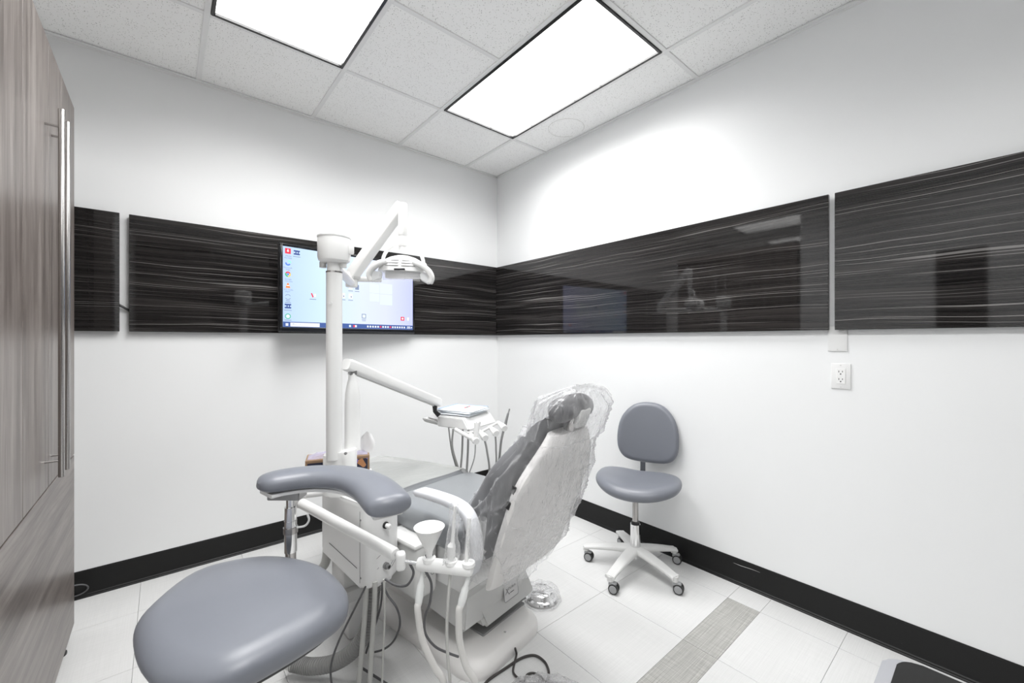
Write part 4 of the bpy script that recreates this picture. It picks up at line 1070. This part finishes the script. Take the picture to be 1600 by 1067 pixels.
def star_base(t, c, tips, m, hubz=.115, caz=None):
    hub = MB().lathe((c.x, c.y, .075), [(0, 0), (.030, 0), (.042, .012), (.044, .035), (.036, .048), (0, .050)], 24).build('base_hub', m, t)
    for k, tp in enumerate(tips):
        tp = Vector((tp[0], tp[1], 0)); d = (tp - V(c.x, c.y, 0)); L = d.length; d.normalize(); s = V(-d.y, d.x, 0)
        rings = []
        for f in [i / 10 for i in range(11)]:
            wd = .036 - .012 * f + (.003 if f > .9 else 0); zz = .108 - .030 * f ** 1.6; th = .034 - .018 * f
            if f == 1: th = .018
            p = V(c.x, c.y, 0) + d * (.02 + (L - .012) * f)
            rings.append([p + s * a + V(0, 0, zz + b) for a, b in rrect(2 * wd, th, min(wd, th / 2) * .8, 3)])
        mb = MB().loft(rings)
        e_ = V(c.x, c.y, 0) + d * L; mb.cyl(e_ + V(0, 0, .058), e_ + V(0, 0, .084), .017, seg=16)
        mb.build('base_leg', m, t)
        caster(t, e_, (caz[k] if caz else math.atan2(d.y, d.x)))
SCX, SCY = 2.052, 1.348
st = thing('rolling_stool', 'grey upholstered rolling stool with backrest, by the right wall', 'stool', (SCX, SCY, 0))
cst = V(SCX, SCY, 0)
tips = [(cst + .262 * V(math.cos(a), math.sin(a), 0)) for a in [R(118 + 72 * k) + 0 for k in range(5)]]
tips = [V(1.905, 1.585, 0), V(1.755, 1.300, 0), V(2.005, 1.085, 0), V(2.272, 1.235, 0), V(2.210, 1.560, 0)]
LEGW = mat('stool_base_white', (.70, .70, .69), .4)
star_base(st, cst, tips, LEGW, caz=[R(200), R(200), R(200), R(200), R(160)])
MB().cyl(cst + V(0, 0, .055), cst + V(0, 0, .08), .016).build('hub_cap', CHROME, st)
MB().cyl(cst + V(0, 0, .12), cst + V(0, 0, .250), .0275, seg=24).build('gas_sleeve', CHROME, st)
MB().cyl(cst + V(0, 0, .25), cst + V(0, 0, .262), .024, seg=24).build('sleeve_collar', BLACK, st)
MB().cyl(cst + V(0, 0, .26), cst + V(0, 0, .43), .0165, seg=20).build('piston', STEEL, st)
bdir = V(.917, .391, 0).normalized(); bside = V(-bdir.y, bdir.x, 0)
brot = math.atan2(-bdir.x, bdir.y)
MB().box(cst + V(0, 0, .435), (.16, .16, .022), .004, 1, Matrix.Rotation(brot, 4, 'Z')).build('seat_plate', GPLAS, st)
lv = cst + bdir * .02 - bside * .11
MB().tube([cst + V(0, 0, .432), lv + V(0, 0, .428), lv - bside * .05 + V(0, 0, .424)], .006, 10).build('lever', WPLAS, st)
Ms = Matrix.Translation(cst) @ Matrix.Rotation(brot, 4, 'Z')
seato = [(-.225, .02), (-.205, .12), (-.12, .165), (0, .155), (.12, .165), (.215, .12), (.245, .02), (.225, -.10), (.13, -.18), (0, -.205), (-.12, -.175), (-.20, -.09)]
so = [(p.x, p.y) for p in spline([(x, y, 0) for x, y in seato], 5, True)]
mb = MB(); cushion(mb, so, .446, .518, .036, -.004, M=Ms, edge=.5); sc0 = mb.build('seat', VINYL, st)
for v in sc0.data.vertices:
    l = Ms.inverted() @ v.co
    v.co.z += .012 * (abs(l.x) / .2) ** 2 - .016 * max(0, -l.y / .2) ** 2
bc = cst + bdir * .205 + V(0, 0, .735)
MB().tube(spline([cst + bdir * .06 + V(0, 0, .432), cst + bdir * .21 + V(0, 0, .428), cst + bdir * .255 + V(0, 0, .47), cst + bdir * .250 + V(0, 0, .66)], 6), .013, 10, prof=rrect(1.0, 2.6, .3, 3)).build('back_stem', CHROME, st)
MB().box(cst + bdir * .245 + V(0, 0, .425), (.045, .05, .05), .006, 2, Matrix.Rotation(brot, 4, 'Z')).build('tilt_knob', GPLAS, st)
backo = [(-.198, .0), (-.172, .10), (-.10, .172), (0, .192), (.10, .172), (.172, .10), (.198, .0), (.188, -.10), (.13, -.158), (0, -.172), (-.13, -.158), (-.188, -.10)]
so = [(p.x * .9, p.y) for p in spline([(x, y, 0) for x, y in backo], 5, True)]
ex_, ez_, ey_ = bside * -1, V(0, 0, 1), -bdir
bc = bc + V(cY, -sY, 0) * .042 + V(0, 0, -.014)
Mb = Matrix((ex_, ez_, ey_)).transposed().to_4x4(); Mb.translation = bc
Mb = Mb @ Matrix.Rotation(R(-6), 4, 'X')
mb = MB(); cushion(mb, so, -.022, .030, .028, .004, M=Mb, edge=.45); bk = mb.build('backrest', VINYL, st)
for v in bk.data.vertices:
    l = Mb.inverted() @ v.co; v.co += ey_ * (.05 * (l.x / .2) ** 2)

# ------------------------------------------------------------------ foreground stool with curved arm pad
fs = thing('assistant_stool', 'grey foreground stool with a curved padded arm on a chrome post', 'stool', (.165, 1.235, 0))
zz = .585
pix = [(208, 1010), (225, 965), (300, 905), (380, 883), (440, 880), (500, 893), (535, 920), (545, 945), (530, 972), (436, 1032), (330, 1080), (238, 1064)]
so = []
for px, py in pix:
    p = at(px, py, (CAM_H - zz) * FPX / (py - HY)); so.append((p.x, p.y, 0))
so = [(p.x, p.y) for p in spline(so, 5, True)]
mb = MB(); cushion(mb, so, .535, .628, .055, .012, edge=.55); mb.build('seat', VINYL, fs)
fsx, fsy = .165, 1.225
mb = MB(); cushion(mb, [((x - fsx) * .80 + fsx, (y - fsy) * .80 + fsy) for x, y in so], .526, .545, .004, 0); mb.build('seat_pan', BLACK, fs)
cf = V(fsx, fsy, 0)
MB().cyl(cf + V(0, 0, .12), cf + V(0, 0, .33), .0275, seg=24).build('gas_sleeve', CHROME, fs)
MB().cyl(cf + V(0, 0, .33), cf + V(0, 0, .54), .0165, seg=20).build('piston', STEEL, fs)
star_base(fs, cf, [cf + .24 * V(math.cos(a), math.sin(a), 0) for a in [R(150 + 72 * k) for k in range(5)]], LEGW, caz=[R(30)] * 5)
# chrome post with telescoping collar
pp = at(454, 800, 1.385); px_, py_ = pp.x, pp.y
MB().tube(spline([cf + V(0, 0, .525), cf.lerp(V(px_, py_, 0), .6) + V(0, 0, .523), cf.lerp(V(px_, py_, 0), .97) + V(0, 0, .528), V(px_, py_, .56), V(px_, py_, .60)], 6), .017, 12).build('post_bracket', STEEL, fs)
MB().cyl((px_, py_, .585), (px_, py_, .690), .0195, seg=24).build('post_sleeve', CHROME, fs)
MB().cyl((px_, py_, .648), (px_, py_, .668), .0225, seg=24).build('post_ring', STEEL, fs)
MB().cyl((px_, py_, .668), (px_, py_, .735), .0185, seg=24).build('post_collar', CHROME, fs)
MB().cyl((px_, py_, .735), (px_, py_, .775), .0140, seg=20).build('post_inner', CHROME, fs)
kn = V(px_, py_, .665) + V(cY, -sY, 0) * .02
MB().tube(spline([kn, kn + V(.022, -.018, .006), kn + V(.032, -.026, .025), kn + V(.028, -.023, .045)], 5), .0035, 8).build('post_lever', WPLAS, fs)
# pad: bent tapered bolster
zc_ = .834
padp = [at(412, 757, 1.50), at(450, 748, 1.50), at(505, 742, 1.46), at(555, 747, 1.38), at(592, 763, 1.29), at(617, 787, 1.20)]
def zfix(p, z): return Vector((p.x, p.y, z))
padw = [zfix(at(px, py, (CAM_H - zc_) * FPX / (py - HY)), zc_) for px, py in ((410, 760), (450, 748), (505, 742), (552, 750), (590, 768), (614, 788))]
padw = [V(.225, 1.500, zc_), V(.300, 1.510, zc_), V(.395, 1.475, zc_), V(.468, 1.385, zc_), V(.492, 1.260, zc_), V(.485, 1.130, zc_ - .004), V(.478, 1.075, zc_ - .006)]
path = spline(padw, 10); n_ = len(path); rings = []
for i, p in enumerate(path):
    f = i / (n_ - 1); t = (path[min(i + 1, n_ - 1)] - path[max(i - 1, 0)]).normalized(); s = V(-t.y, t.x, 0).normalized()
    e = math.sqrt(max(0.0, 1 - (2 * f - 1) ** 10)); e = max(e, .25)
    wd = (.062 + .004 * f) * e; hh = (.033 + .002 * f) * (e ** .8)
    ring_ = []
    for k in range(28):
        a = 2 * math.pi * k / 28; ca, sa = math.cos(a), math.sin(a)
        x = math.copysign(abs(ca) ** .8, ca) * wd; y = math.copysign(abs(sa) ** .8, sa) * hh
        if y < 0: y *= .75
        ring_.append(p + s * x + V(0, 0, y))
    rings.append(ring_)
MB().loft(rings).build('arm_pad', VINYL, fs)
rings = []
for i, p in enumerate(path[3:-8]):
    j = i + 3; t = (path[j + 1] - path[j - 1]).normalized(); s = V(-t.y, t.x, 0).normalized()
    rings.append([p + s * a + V(0, 0, b - .030) for a, b in rrect(.085, .012, .004, 2)])
MB().loft(rings).build('pad_plate', WPLAS, fs)
MB().box((px_ - .012, py_ - .012, .784), (.105, .055, .026), .003, 1, Matrix.Rotation(-YAW, 4, 'Z')).build('pad_bracket', DKSTEEL, fs)

# ------------------------------------------------------------------ black topped cart at the lower right edge
ct = thing('low_cart', 'low cart with a black top and rounded pale grey rim, at the bottom right edge', 'cart', (1.23, -.06, 0))
zt_ = .45
mb = MB(); mb.prism(rrect(.52, .50, .05, 6, 1.235, -.045), zt_ - .05, zt_, .008, 2); mb.build('rim', LBLUE, ct)
mb = MB(); mb.prism(rrect(.50, .445, .045, 6, 1.245, -.045), zt_ - .01, zt_ + .004, .002, 1); mb.build('top_mat', BLACKM, ct)
for sx in (-1, 1):
    for sy in (-1, 1):
        lx, ly = 1.235 + sx * .20, -.045 + sy * .19
        MB().cyl((lx, ly, .05), (lx, ly, zt_ - .045), .014).build('leg', GPLAS, ct)
        caster(ct, V(lx, ly, 0), R(120))
MB().box((1.235, -.045, .17), (.42, .40, .02), .005, 1).build('lower_shelf', GPLAS, ct)
